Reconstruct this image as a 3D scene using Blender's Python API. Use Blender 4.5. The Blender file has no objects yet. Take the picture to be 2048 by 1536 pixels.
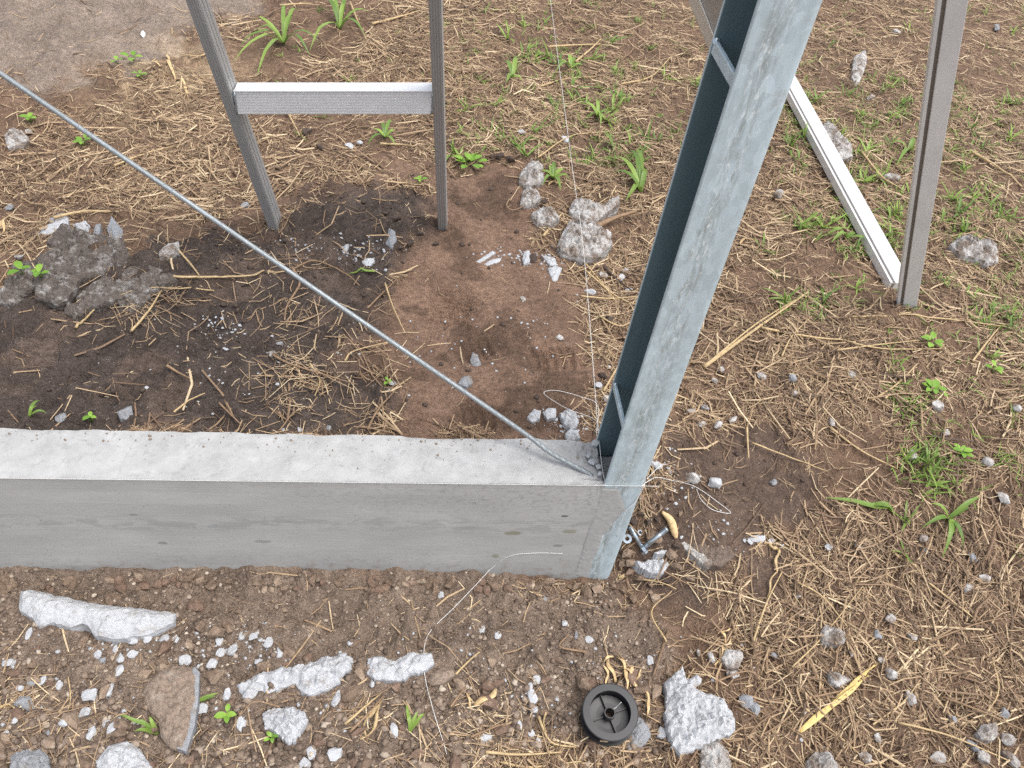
import bpy, bmesh, math, random
import numpy as np
from mathutils import Vector, Matrix, noise as mnoise
from mathutils.geometry import delaunay_2d_cdt

random.seed(7)
rng = np.random.default_rng(11)
scene = bpy.context.scene
col = scene.collection

# ------------------------------------------------------------------ camera, light, exposure
FOC = 1700.0                                   # focal length in pixels of the 2048 px wide photograph
CAM = np.array([-0.39386073, -0.93841679, 1.19700873])
ROT = np.array([[0.98941873, 0.02816865, 0.14232744],     # world axes from camera axes (right, down, forward)
                [-0.08020061, -0.7112921, 0.6983061],
                [0.12090672, -0.70233189, -0.70150658]])
cd = bpy.data.cameras.new('camera')
cam = bpy.data.objects.new('camera', cd)
col.objects.link(cam)
cd.sensor_width = 36.0
cd.lens = FOC / 2048 * 36.0
cd.clip_start = 0.02
cd.clip_end = 500
m4 = Matrix.Identity(4)
for i in range(3):
    m4[i][0] = ROT[i][0]; m4[i][1] = -ROT[i][1]; m4[i][2] = -ROT[i][2]; m4[i][3] = CAM[i]
cam.matrix_world = m4
scene.camera = cam

SUN_EL, SUN_AZ = math.radians(70), math.radians(128)       # azimuth from +Y towards +X
world = bpy.data.worlds.new('World')
scene.world = world
world.use_nodes = True
wn, wl = world.node_tree.nodes, world.node_tree.links
wn.clear()
sky = wn.new('ShaderNodeTexSky')
sky.sky_type = 'NISHITA'
sky.sun_disc = False
sky.sun_elevation = SUN_EL
sky.sun_rotation = SUN_AZ
sky.air_density = 1.0
sky.dust_density = 4.0
sky.ozone_density = 1.0
hs = wn.new('ShaderNodeHueSaturation')
hs.inputs['Saturation'].default_value = 0.42
bg = wn.new('ShaderNodeBackground')
bg.inputs['Strength'].default_value = 0.15
wo = wn.new('ShaderNodeOutputWorld')
wl.new(sky.outputs[0], hs.inputs['Color'])
wl.new(hs.outputs[0], bg.inputs['Color'])
wl.new(bg.outputs[0], wo.inputs['Surface'])
sl = bpy.data.lights.new('sun', 'SUN')
sl.energy = 1.0
sl.angle = math.radians(38)
sl.color = (1.0, 0.96, 0.9)
sun = bpy.data.objects.new('sun', sl)
col.objects.link(sun)
sd = Vector((math.sin(SUN_AZ) * math.cos(SUN_EL), math.cos(SUN_AZ) * math.cos(SUN_EL), math.sin(SUN_EL)))
sun.rotation_euler = (-sd).to_track_quat('-Z', 'Y').to_euler()
sun.location = sd * 20
scene.view_settings.view_transform = 'Standard'
scene.view_settings.look = 'None'
scene.view_settings.gamma = 1
scene.view_settings.exposure = 1.05
scene.view_settings.use_curve_mapping = False
scene.cycles.use_denoising = False
scene.cycles.max_bounces = 6

# ------------------------------------------------------------------ noise, heights, calibrated ground lookup
_tab = rng.random((256, 256))


def vnoise(x, y):
    xi = np.floor(x).astype(int); yi = np.floor(y).astype(int)
    fx = x - xi; fy = y - yi
    fx = fx * fx * (3 - 2 * fx); fy = fy * fy * (3 - 2 * fy)
    a = _tab[xi & 255, yi & 255]; b = _tab[(xi + 1) & 255, yi & 255]
    c = _tab[xi & 255, (yi + 1) & 255]; d = _tab[(xi + 1) & 255, (yi + 1) & 255]
    return (a * (1 - fx) + b * fx) * (1 - fy) + (c * (1 - fx) + d * fx) * fy - 0.5


def fbm(x, y, sc, octv=4, off=0.0):
    r = 0; amp = 1.0
    for o in range(octv):
        r = r + amp * vnoise(x * sc + off + o * 17.3, y * sc + off * 1.7 + o * 9.1)
        sc *= 2.03; amp *= 0.52
    return r


def sstep(a, b, v):
    t = np.clip((v - a) / (b - a), 0, 1)
    return t * t * (3 - 2 * t)


WALL_T = 0.11


def height0(x, y):
    """broad shape: fill behind the wall, lower ground in front, a bank right of the post"""
    x = np.asarray(x, float); y = np.asarray(y, float)
    k = sstep(0.03, 0.38, x)  # width of the bank grows away from the post
    lo = 0.03 * (1 - k) - 0.22 * k
    hi = 0.08 * (1 - k) + 0.42 * k
    t = np.clip((y - lo) / (hi - lo), 0, 1); t = t * t * (3 - 2 * t)
    front = -0.283 - 0.016 * sstep(-1.2, 0.05, x) + 0.018 * np.exp(-np.clip(-y, 0, 9) / 0.03) * (1 - sstep(-0.45, 0.0, x)) - 0.014 * sstep(-0.4, 0.02, x)
    back = -0.062 - 0.03 * sstep(0.15, 0.9, y) - 0.03 * sstep(-0.05, 0.25, x)
    z = front * (1 - t) + back * t
    # dark spoil heap beside the ladder foot, and the rubble hump at the left
    z = z + 0.030 * np.exp(-(((x + 0.46) / 0.17) ** 2 + ((y - 0.86) / 0.11) ** 2))
    z = z + 0.035 * np.exp(-(((x + 1.05) / 0.25) ** 2 + ((y - 0.68) / 0.14) ** 2))
    return z


def ray(px, py):
    return ROT @ np.array([px - 1024.0, py - 768.0, FOC])


def onz(px, py, z):
    r = ray(px, py)
    return CAM + (z - CAM[2]) / r[2] * r


def atd(px, py, d):
    return CAM + ray(px, py) / FOC * d


def onx(px, py, xx):
    r = ray(px, py)
    return CAM + (xx - CAM[0]) / r[0] * r


def ony(px, py, yy):
    r = ray(px, py)
    return CAM + (yy - CAM[1]) / r[1] * r


def proj(p):
    c = ROT.T @ (np.asarray(p, float) - CAM)
    return c[0] / c[2] * FOC + 1024, c[1] / c[2] * FOC + 768


HF = height0


def ground_at(px, py, dz=0.0):
    z = -0.30 if (py > 1120 and px < 1260) else -0.12
    p = onz(px, py, z + dz)
    for _ in range(25):
        z = 0.5 * z + 0.5 * float(HF(p[0], p[1]))
        p = onz(px, py, z + dz)
    return np.array([p[0], p[1], z])


def zone_poly(pts):
    return np.array([ground_at(*p)[:2] for p in pts])


def in_poly(x, y, poly):
    r = np.zeros(x.shape, bool)
    n = len(poly)
    for i in range(n):
        x0, y0 = poly[i]; x1, y1 = poly[(i + 1) % n]
        c = ((y0 > y) != (y1 > y)) & (x < (x1 - x0) * (y - y0) / (y1 - y0 + 1e-12) + x0)
        r ^= c
    return r


ZP = {
    'dark': [(-700, 610), (200, 560), (380, 470), (520, 462), (640, 375), (850, 362), (868, 480), (800, 540), (770, 630),
             (730, 690), (770, 750), (735, 820), (700, 885), (-900, 885)],
    'red': [(868, 352), (1010, 328), (1060, 400), (1095, 500), (1178, 560), (1200, 760), (1205, 860), (1195, 885), (700, 885), (735, 820),
            (770, 750), (730, 690), (770, 630), (800, 540), (868, 480)],
    'red2': [(420, 440), (640, 330), (860, 330), (860, 372), (640, 380), (520, 468)],
    'mud': [(-900, -400), (600, -300), (520, 0), (505, 60), (430, 92), (290, 130), (150, 155), (0, 195), (-800, 230)],
    'soil': [(1285, 870), (1420, 850), (1570, 890), (1610, 1000), (1545, 1120), (1420, 1185), (1245, 1175), (1240, 1080), (1270, 980)],
    'front': [(-900, 1120), (1240, 1135), (1300, 1200), (1335, 1300), (1290, 1390), (1300, 1480), (1200, 1500), (900, 1510), (700, 1700), (-900, 1700)],
}
ZW = {k: zone_poly(v) for k, v in ZP.items()}


def zones_raw(x, y):
    wx = x + 0.10 * fbm(x, y, 7.0, 4, 3.1)
    wy = y + 0.10 * fbm(x, y, 7.0, 4, 41.7)
    return {k: in_poly(wx, wy, p).astype(float) for k, p in ZW.items()}


# ground grid (fine where the photograph looks, growing outwards to the horizon)
def axis(segs, far, grow=1.12):
    a = [x for lo_, hi_, st_ in segs for x in np.arange(lo_, hi_ - st_ * 0.5, st_)]
    lo, step = segs[0][0], segs[0][2]
    s = step
    while a[-1] < far:
        s *= grow; a.append(a[-1] + s)
    s = step
    b = []
    v = lo
    while v > -far:
        s *= grow; v -= s; b.append(v)
    return np.array(b[::-1] + a)


gx = axis([(-1.55, -0.42, 0.0090), (-0.42, 0.05, 0.0045), (0.05, 1.45, 0.0092)], 80.0, 1.05)
gy = axis([(-0.62, 0.10, 0.0086), (0.10, 0.62, 0.0045), (0.62, 1.45, 0.0095)], 80.0, 1.05)
GX, GY = np.meshgrid(gx, gy, indexing='ij')
zr = zones_raw(GX, GY)


def blur(a, n=2):
    for _ in range(n):
        b = a.copy()
        b[1:-1, 1:-1] = (a[1:-1, 1:-1] * 2 + a[:-2, 1:-1] + a[2:, 1:-1] + a[1:-1, :-2] + a[1:-1, 2:]) / 6
        a = b
    return a


def soften(a, n=70, k=0.5):
    b = blur(a, n)
    return sstep(0.5 - k, 0.5 + k, b + 0.75 * fbm(GX, GY, 16, 5, 63.0) * sstep(0.02, 0.3, b) * sstep(0.02, 0.3, 1 - b) * 2.2)


ZN = {k: (soften(v) if k in ('dark', 'red', 'red2', 'soil', 'mud') else blur(v, 12)) for k, v in zr.items()}
_both = sstep(0.3, 0.7, blur(np.clip(zr['dark'] + zr['red'], 0, 1), 10)) + 1e-6
_sum = ZN['dark'] + ZN['red'] + 1e-6
ZN['red'] = ZN['red'] / np.maximum(_sum, 0.75); ZN['dark'] = ZN['dark'] / np.maximum(_sum, 0.75)
ZN['red'] = np.maximum(ZN['red'], ZN['red2'] * 0.8)
inner = np.clip(ZN['dark'] + ZN['red'] + ZN['mud'] + ZN['soil'] + ZN['front'], 0, 1)
ZN['straw'] = 1 - inner

# footprints with tread bars pressed into the smooth reddish dirt
tread = np.zeros_like(GX)


def tread_arcs(px, py, ang, n, gap, rad, span, amp):
    global tread
    c = ground_at(px, py)
    dx, dy = math.cos(ang), math.sin(ang)
    u = (GX - c[0]) * dx + (GY - c[1]) * dy
    v = -(GX - c[0]) * dy + (GY - c[1]) * dx
    uu = u + v * v / (2 * rad)
    for i in range(n):
        k = np.exp(-((uu - i * gap) / (0.24 * gap)) ** 2) * np.exp(-(v / span) ** 6)
        tread = tread + amp * k
    base = np.exp(-(((u - (n - 1) * gap / 2) / (gap * n * 0.6)) ** 4 + (v / (span * 1.15)) ** 4))
    tread = tread - 0.006 * base


tread_arcs(900, 640, math.radians(80), 6, 0.022, 0.09, 0.055, 0.0055)
tread_arcs(1080, 715, math.radians(8), 5, 0.021, 0.10, 0.040, 0.0055)
tread_arcs(800, 830, math.radians(170), 6, 0.021, 0.2, 0.045, 0.005)
tread_arcs(985, 690, math.radians(195), 4, 0.020, 0.2, 0.040, 0.004)
tread_arcs(935, 835, math.radians(5), 4, 0.020, 0.2, 0.040, 0.0045)

rough = fbm(GX, GY, 22, 5, 5.0)
lumps = fbm(GX, GY, 60, 3, 15.0)
GZ = height0(GX, GY)
GZ = GZ + ZN['dark'] * (0.030 * rough + 0.018 * np.clip(lumps, -0.2, 1)) + ZN['red'] * 0.006 * rough + 2.6 * tread * ZN['red']
GZ = GZ + ZN['mud'] * (0.045 * fbm(GX + 0.05 * fbm(GX, GY, 5, 2, 1.0), GY, 8, 5, 8.0) + 0.016 * np.abs(fbm(GX, GY, 13, 3, 48.0))) + ZN['soil'] * (0.014 * rough + 0.006 * lumps)
GZ = GZ + ZN['front'] * (0.020 * rough + 0.016 * lumps) + ZN['straw'] * (0.024 * rough + 0.010 * lumps)
for _fx, _fy in ((553, 452), (886, 448), (1818, 608)):
    _p = onz(_fx, _fy, -0.10)
    _d = np.hypot(GX - _p[0], GY - _p[1])
    GZ = GZ + 0.012 * np.exp(-((_d - 0.045) / 0.022) ** 2) * (0.7 + 1.2 * rough) - 0.006 * np.exp(-(_d / 0.03) ** 2)
GZ = GZ + 0.02 * fbm(GX, GY, 2.3, 3, 2.0) * sstep(0.2, 0.6, GY)


def gidx(x, y):
    i = np.clip(np.searchsorted(gx, x) - 1, 0, len(gx) - 2)
    j = np.clip(np.searchsorted(gy, y) - 1, 0, len(gy) - 2)
    fx = np.clip((x - gx[i]) / (gx[i + 1] - gx[i]), 0, 1); fy = np.clip((y - gy[j]) / (gy[j + 1] - gy[j]), 0, 1)
    return i, j, fx, fy


def lookup(A, x, y):
    x = np.asarray(x, float); y = np.asarray(y, float)
    i, j, fx, fy = gidx(x, y)
    return (A[i, j] * (1 - fx) + A[i + 1, j] * fx) * (1 - fy) + (A[i, j + 1] * (1 - fx) + A[i + 1, j + 1] * fx) * fy


HF = lambda x, y: lookup(GZ, x, y)


def G(px, py, dz=0.0):
    p = ground_at(px, py, dz)
    return Vector((p[0], p[1], p[2]))


# ------------------------------------------------------------------ materials
def new_mat(name):
    m = bpy.data.materials.new(name)
    m.use_nodes = True
    nt = m.node_tree
    b = nt.nodes['Principled BSDF']
    return m, nt, b


class NB:
    """small helper to write node graphs"""
    def __init__(s, nt):
        s.nt = nt
        s.tc = nt.nodes.new('ShaderNodeTexCoord')

    def n(s, t, **kw):
        x = s.nt.nodes.new(t)
        for k, v in kw.items():
            setattr(x, k, v)
        return x

    def l(s, a, b):
        s.nt.links.new(a, b)

    def coord(s, kind='Object', scale=(1, 1, 1), world=False):
        mp = s.n('ShaderNodeMapping')
        mp.inputs['Scale'].default_value = scale
        if world:
            g = s.n('ShaderNodeNewGeometry')
            s.l(g.outputs['Position'], mp.inputs['Vector'])
        else:
            s.l(s.tc.outputs[kind], mp.inputs['Vector'])
        return mp.outputs[0]

    def noise(s, vec, sc, detail=6, rough=0.6, dist=0.0):
        x = s.n('ShaderNodeTexNoise')
        x.inputs['Scale'].default_value = sc
        x.inputs['Detail'].default_value = detail
        x.inputs['Roughness'].default_value = rough
        x.inputs['Distortion'].default_value = dist
        s.l(vec, x.inputs['Vector'])
        return x.outputs['Fac']

    def vor(s, vec, sc, feature='F1', out='Distance'):
        x = s.n('ShaderNodeTexVoronoi')
        x.feature = feature
        x.inputs['Scale'].default_value = sc
        s.l(vec, x.inputs['Vector'])
        return x.outputs[out]

    def ramp(s, fac, stops):
        x = s.n('ShaderNodeValToRGB')
        el = x.color_ramp.elements
        while len(el) < len(stops):
            el.new(0.5)
        for e, (p, c) in zip(el, stops):
            e.position = p
            e.color = (c[0], c[1], c[2], 1) if isinstance(c, (tuple, list)) else (c, c, c, 1)
        s.l(fac, x.inputs['Fac'])
        return x.outputs['Color']

    def mix(s, fac, a, b, mode='MIX'):
        x = s.n('ShaderNodeMix', data_type='RGBA', blend_type=mode)
        for sock, v in ((x.inputs[0], fac), (x.inputs[6], a), (x.inputs[7], b)):
            if isinstance(v, (int, float)):
                sock.default_value = v
            elif isinstance(v, tuple):
                sock.default_value = (v[0], v[1], v[2], 1)
            else:
                s.l(v, sock)
        return x.outputs[2]

    def math(s, op, a, b=0.0, clamp=False):
        x = s.n('ShaderNodeMath', operation=op, use_clamp=clamp)
        for i, v in enumerate((a, b)):
            if isinstance(v, (int, float)):
                x.inputs[i].default_value = v
            else:
                s.l(v, x.inputs[i])
        return x.outputs[0]

    def bump(s, h, strength, dist, prev=None):
        x = s.n('ShaderNodeBump')
        x.inputs['Strength'].default_value = strength
        x.inputs['Distance'].default_value = dist
        s.l(h, x.inputs['Height'])
        if prev is not None:
            s.l(prev, x.inputs['Normal'])
        return x.outputs[0]

    def attr(s, name, out='Color'):
        x = s.n('ShaderNodeAttribute')
        x.attribute_name = name
        return x.outputs[out]


def mat_soil():
    m, nt, b = new_mat('soil')
    k = NB(nt)
    v = k.coord(world=True)
    c = k.attr('soil_colour')
    f1 = k.ramp(k.noise(v, 9, 5, 0.65), [(0.3, 0.72), (0.7, 1.22)])
    f2 = k.ramp(k.noise(v, 75, 5, 0.75), [(0.28, 0.55), (0.5, 1.0), (0.74, 1.5)])
    f3 = k.ramp(k.noise(v, 330, 3, 0.7), [(0.3, 0.65), (0.7, 1.35)])
    o = k.mix(1.0, c, f1, 'MULTIPLY')
    o = k.mix(1.0, o, f2, 'MULTIPLY')
    o = k.mix(1.0, o, f3, 'MULTIPLY')
    # scattered pale mineral grains
    g = k.vor(v, 130)
    gm = k.math('MULTIPLY', k.ramp(g, [(0.10, 1.0), (0.16, 0.0)]), k.ramp(k.noise(v, 40, 2), [(0.52, 0.0), (0.6, 0.7)]))
    o = k.mix(gm, o, (0.36, 0.32, 0.27))
    k.l(o, b.inputs['Base Color'])
    b.inputs['Roughness'].default_value = 0.95
    b.inputs['Specular IOR Level'].default_value = 0.15
    h = k.math('ADD', k.noise(v, 130, 6, 0.7), k.math('MULTIPLY', k.vor(v, 210), -0.5))
    k.l(k.bump(h, 0.9, 0.006), b.inputs['Normal'])
    return m


def mat_plain(name, c, rough=0.6, metal=0.0, spec=0.5, var=0.0, sc=60, bump=0.0):
    m, nt, b = new_mat(name)
    k = NB(nt)
    v = k.coord()
    b.inputs['Roughness'].default_value = rough
    b.inputs['Metallic'].default_value = metal
    b.inputs['Specular IOR Level'].default_value = spec
    if var > 0:
        f = k.ramp(k.noise(v, sc, 5, 0.65), [(0.25, 1 - var), (0.75, 1 + var)])
        k.l(k.mix(1.0, (c[0], c[1], c[2]), f, 'MULTIPLY'), b.inputs['Base Color'])
    else:
        b.inputs['Base Color'].default_value = (*c, 1)
    if bump:
        k.l(k.bump(k.noise(v, sc * 2, 5, 0.7), bump, 0.002), b.inputs['Normal'])
    return m


def mat_concrete(name, c, dirt, dirt_col=(0.17, 0.125, 0.09), sc=28, bump=0.7, pits=True):
    m, nt, b = new_mat(name)
    k = NB(nt)
    v = k.coord(world=True)
    f = k.ramp(k.noise(v, 70, 6, 0.7), [(0.25, 0.84), (0.75, 1.10)])
    o = k.mix(1.0, c, f, 'MULTIPLY')
    # grains of aggregate
    ag = k.math('MULTIPLY', k.ramp(k.vor(v, 160), [(0.10, 1.0), (0.17, 0.0)]), k.ramp(k.noise(v, 50, 2), [(0.5, 0.0), (0.6, 0.55)]))
    o = k.mix(ag, o, k.mix(1.0, c, (0.55, 0.52, 0.48), 'MULTIPLY'))
    if dirt > 0:
        d = k.ramp(k.noise(v, sc, 6, 0.72), [(0.62 - dirt * 0.34, 0.0), (0.78 - dirt * 0.30, 1.0)])
        d = k.math('MULTIPLY', d, 0.92)
        o = k.mix(d, o, k.mix(1.0, dirt_col, k.ramp(k.noise(v, 170, 4, 0.7), [(0.3, 0.6), (0.7, 1.5)]), 'MULTIPLY'))
    k.l(o, b.inputs['Base Color'])
    b.inputs['Roughness'].default_value = 0.92
    b.inputs['Specular IOR Level'].default_value = 0.2
    h = k.math('ADD', k.noise(v, 150, 6, 0.72), k.math('MULTIPLY', k.vor(v, 95), 0.8))
    k.l(k.bump(h, bump, 0.004), b.inputs['Normal'])
    return m


def mat_attr(name, attr, stops, rough=0.7, spec=0.3, trans=0.0):
    m, nt, b = new_mat(name)
    k = NB(nt)
    f = k.attr(attr, 'Fac')
    o = k.ramp(f, stops)
    v = k.coord(world=True)
    o = k.mix(1.0, o, k.ramp(k.noise(v, 260, 3, 0.6), [(0.3, 0.75), (0.7, 1.25)]), 'MULTIPLY')
    k.l(o, b.inputs['Base Color'])
    b.inputs['Roughness'].default_value = rough
    b.inputs['Specular IOR Level'].default_value = spec
    return m


STRAW_STOPS = [(0.0, (0.064, 0.040, 0.026)), (0.35, (0.175, 0.112, 0.068)), (0.7, (0.345, 0.245, 0.145)), (1.0, (0.58, 0.465, 0.30))]
M_gravel = mat_attr('gravel_grain', 'tone', [(0.0, (0.085, 0.062, 0.048)), (0.45, (0.165, 0.124, 0.095)), (0.8, (0.255, 0.20, 0.155)), (1.0, (0.42, 0.36, 0.29))], 0.95, 0.15)
M_soil = mat_soil()
M_straw = mat_attr('dry_straw', 'tone', STRAW_STOPS, 0.6, 0.35)
M_stalk = mat_plain('pale_stalk', (0.40, 0.29, 0.15), 0.6, var=0.4, sc=120)
M_stalk_y = mat_plain('yellow_stalk', (0.55, 0.40, 0.15), 0.55, var=0.35, sc=150)
M_stalk_d = mat_plain('brown_stalk', (0.22, 0.14, 0.08), 0.7, var=0.4, sc=150)
M_husk = mat_plain('dry_husk', (0.52, 0.37, 0.19), 0.65, var=0.35, sc=180)
M_white = mat_concrete('fresh_concrete', (0.41, 0.42, 0.435), 0.22, (0.24, 0.215, 0.19), 40, 0.6)
M_grey = mat_concrete('grey_concrete', (0.26, 0.27, 0.285), 0.3, (0.20, 0.17, 0.14), 30, 0.9)
M_dirty = mat_concrete('dirty_concrete', (0.46, 0.45, 0.435), 0.60, (0.15, 0.11, 0.082), 30, 1.0)
M_film = mat_plain('cement_film', (0.345, 0.345, 0.335), 0.9, 0, 0.2, 0.10, 60, 0.12)
M_soilslab = mat_concrete('soil_covered_slab', (0.40, 0.37, 0.33), 1.35, (0.112, 0.080, 0.062), 30, 0.9)
M_clod_tan = mat_concrete('tan_clod', (0.25, 0.185, 0.135), 0.35, (0.36, 0.29, 0.22), 60, 0.8)
M_clod_red = mat_concrete('reddish_clod', (0.165, 0.110, 0.081), 0.35, (0.25, 0.18, 0.135), 60, 0.8)
M_caked = mat_concrete('soil_caked_concrete', (0.42, 0.41, 0.39), 0.98, (0.092, 0.072, 0.060), 40, 1.0)
M_brownslab = mat_concrete('brown_slab', (0.33, 0.30, 0.26), 1.1, (0.20, 0.15, 0.115), 30, 0.8)
M_clod = mat_concrete('soil_clod', (0.175, 0.125, 0.090), 0.35, (0.29, 0.22, 0.165), 45, 0.9)
M_darkclod = mat_concrete('dark_clod', (0.072, 0.054, 0.045), 0.3, (0.11, 0.08, 0.062), 60, 0.9)
M_alu = None


def mat_metal(name, c, rough, metal, streak=(6, 6, 1.2), var=0.18, stain=None, drips=False, bump=0.12):
    m, nt, b = new_mat(name)
    k = NB(nt)
    v = k.coord('Object', streak)
    f = k.ramp(k.noise(v, 14, 6, 0.65), [(0.25, 1 - var), (0.75, 1 + var)])
    o = k.mix(1.0, c, f, 'MULTIPLY')
    rg = None
    if stain:
        vs = k.coord('Object', (1, 1, 0.16))
        d = k.ramp(k.noise(vs, 95, 8, 0.8, 0.4), [(0.43, 0.0), (0.60, 0.62)])
        sp_ = k.n('ShaderNodeSeparateXYZ')
        k.l(k.tc.outputs['Object'], sp_.inputs[0])
        wob = k.math('ADD', sp_.outputs[0], k.math('MULTIPLY', k.math('SUBTRACT', k.noise(vs, 14, 3), 0.5), 0.03))
        band = k.ramp(k.math('DIVIDE', wob, 0.0765), [(0.12, 0.15), (0.28, 1.0), (0.52, 1.0), (0.70, 0.10)])
        o = k.mix(k.math('MULTIPLY', d, band), o, stain)
    if drips:
        vd = k.coord('Object', (1, 1, 0.35))
        d = k.ramp(k.noise(vd, 140, 7, 0.8, 1.5), [(0.54, 0.0), (0.60, 0.75)])
        o = k.mix(k.math('MULTIPLY', d, k.math('ADD', k.math('MULTIPLY', band, 0.75), 0.12)), o, (0.80, 0.86, 0.88))
        vv = k.coord('Object', (1, 1, 1))
        s2 = k.ramp(k.vor(vv, 230), [(0.08, 0.5), (0.16, 0.0)])
        s2 = k.math('MULTIPLY', s2, k.ramp(k.noise(vv, 30, 2), [(0.5, 0.0), (0.62, 1.0)]))
        o = k.mix(s2, o, (0.7, 0.74, 0.76))
    if drips:      # zinc spangle and fine scratches
        vo = k.n('ShaderNodeTexVoronoi'); vo.inputs['Scale'].default_value = 110
        k.l(k.coord('Object', (1, 1, 0.55)), vo.inputs['Vector'])
        o = k.mix(1.0, o, k.ramp(vo.outputs['Color'], [(0.1, 0.90), (0.9, 1.10)]), 'MULTIPLY')
        sc_ = k.ramp(k.noise(k.coord('Object', (1, 1, 0.04)), 260, 3, 0.6), [(0.66, 0.0), (0.72, 0.4)])
        o = k.mix(sc_, o, (0.66, 0.70, 0.72))
        md_ = k.ramp(k.noise(k.coord('Object', (1, 1, 0.7)), 24, 6, 0.75), [(0.60, 0.0), (0.70, 0.35)])
        o = k.mix(md_, o, (0.25, 0.22, 0.18))
    k.l(o, b.inputs['Base Color'])
    k.l(k.ramp(k.noise(v, 30, 4, 0.6), [(0.3, rough - 0.08), (0.7, rough + 0.12)]), b.inputs['Roughness'])
    b.inputs['Metallic'].default_value = metal
    k.l(k.bump(k.noise(k.coord('Object', (1, 1, 0.4)), 40, 3, 0.5), bump, 0.0015), b.inputs['Normal'])
    return m


M_galv = mat_metal('galvanised_steel', (0.50, 0.61, 0.66), 0.45, 0.3, (1, 1, 0.12), 0.16, (0.225, 0.235, 0.20), True)
M_galv_shade = mat_metal('galvanised_shade', (0.165, 0.24, 0.265), 0.5, 0.45, (1, 1, 0.1), 0.12)  # darker teal zinc: shade and dim reflections inside the channel, painted as colour
M_alu = mat_metal('aluminium', (0.68, 0.68, 0.675), 0.34, 0.3, (2, 2, 2), 0.05, bump=0.0)
M_alu_dull = mat_metal('dull_aluminium', (0.385, 0.385, 0.38), 0.45, 0.35, (2, 2, 0.15), 0.05, bump=0.0)
M_alu_mid = mat_metal('scuffed_aluminium', (0.66, 0.66, 0.655), 0.36, 0.1, (1, 1, 0.6), 0.10, bump=0.0)
M_groove = mat_plain('groove_metal', (0.20, 0.175, 0.15), 0.6, 0.1)
M_rod = mat_metal('zinc_cable', (0.245, 0.27, 0.28), 0.45, 0.4, (1, 1, 1), 0.12)
M_bolt = mat_metal('zinc_bolt', (0.42, 0.47, 0.51), 0.3, 0.85, (1, 1, 1), 0.08)
M_black = mat_plain('black_plastic', (0.013, 0.013, 0.015), 0.36, 0, 0.5, 0.15, 40, 0.05)
M_string = mat_plain('white_string', (0.60, 0.60, 0.58), 0.6)
M_line = mat_plain('fishing_line', (0.66, 0.66, 0.64), 0.35)


def mat_leaf(name, c1, c2):
    m, nt, b = new_mat(name)
    k = NB(nt)
    oi = k.n('ShaderNodeObjectInfo')
    v = k.coord(world=True)
    f = k.math('ADD', k.math('MULTIPLY', oi.outputs['Random'], 0.7), k.math('MULTIPLY', k.noise(v, 45, 3), 0.4))
    o = k.ramp(f, [(0.15, c1), (0.85, c2)])
    k.l(o, b.inputs['Base Color'])
    b.inputs['Roughness'].default_value = 0.45
    b.inputs['Specular IOR Level'].default_value = 0.4
    tr = k.n('ShaderNodeBsdfTranslucent')
    k.l(o, tr.inputs['Color'])
    mx = k.n('ShaderNodeMixShader')
    mx.inputs[0].default_value = 0.3
    k.l(b.outputs[0], mx.inputs[1]); k.l(tr.outputs[0], mx.inputs[2])
    k.l(mx.outputs[0], nt.nodes['Material Output'].inputs['Surface'])
    return m


M_grass = mat_leaf('grass_blade', (0.10, 0.185, 0.035), (0.25, 0.365, 0.075))
M_seed = mat_leaf('seedling_leaf', (0.13, 0.28, 0.03), (0.25, 0.42, 0.06))
M_deadleaf = mat_plain('dead_leaf', (0.33, 0.22, 0.10), 0.6, var=0.35, sc=150)


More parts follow.
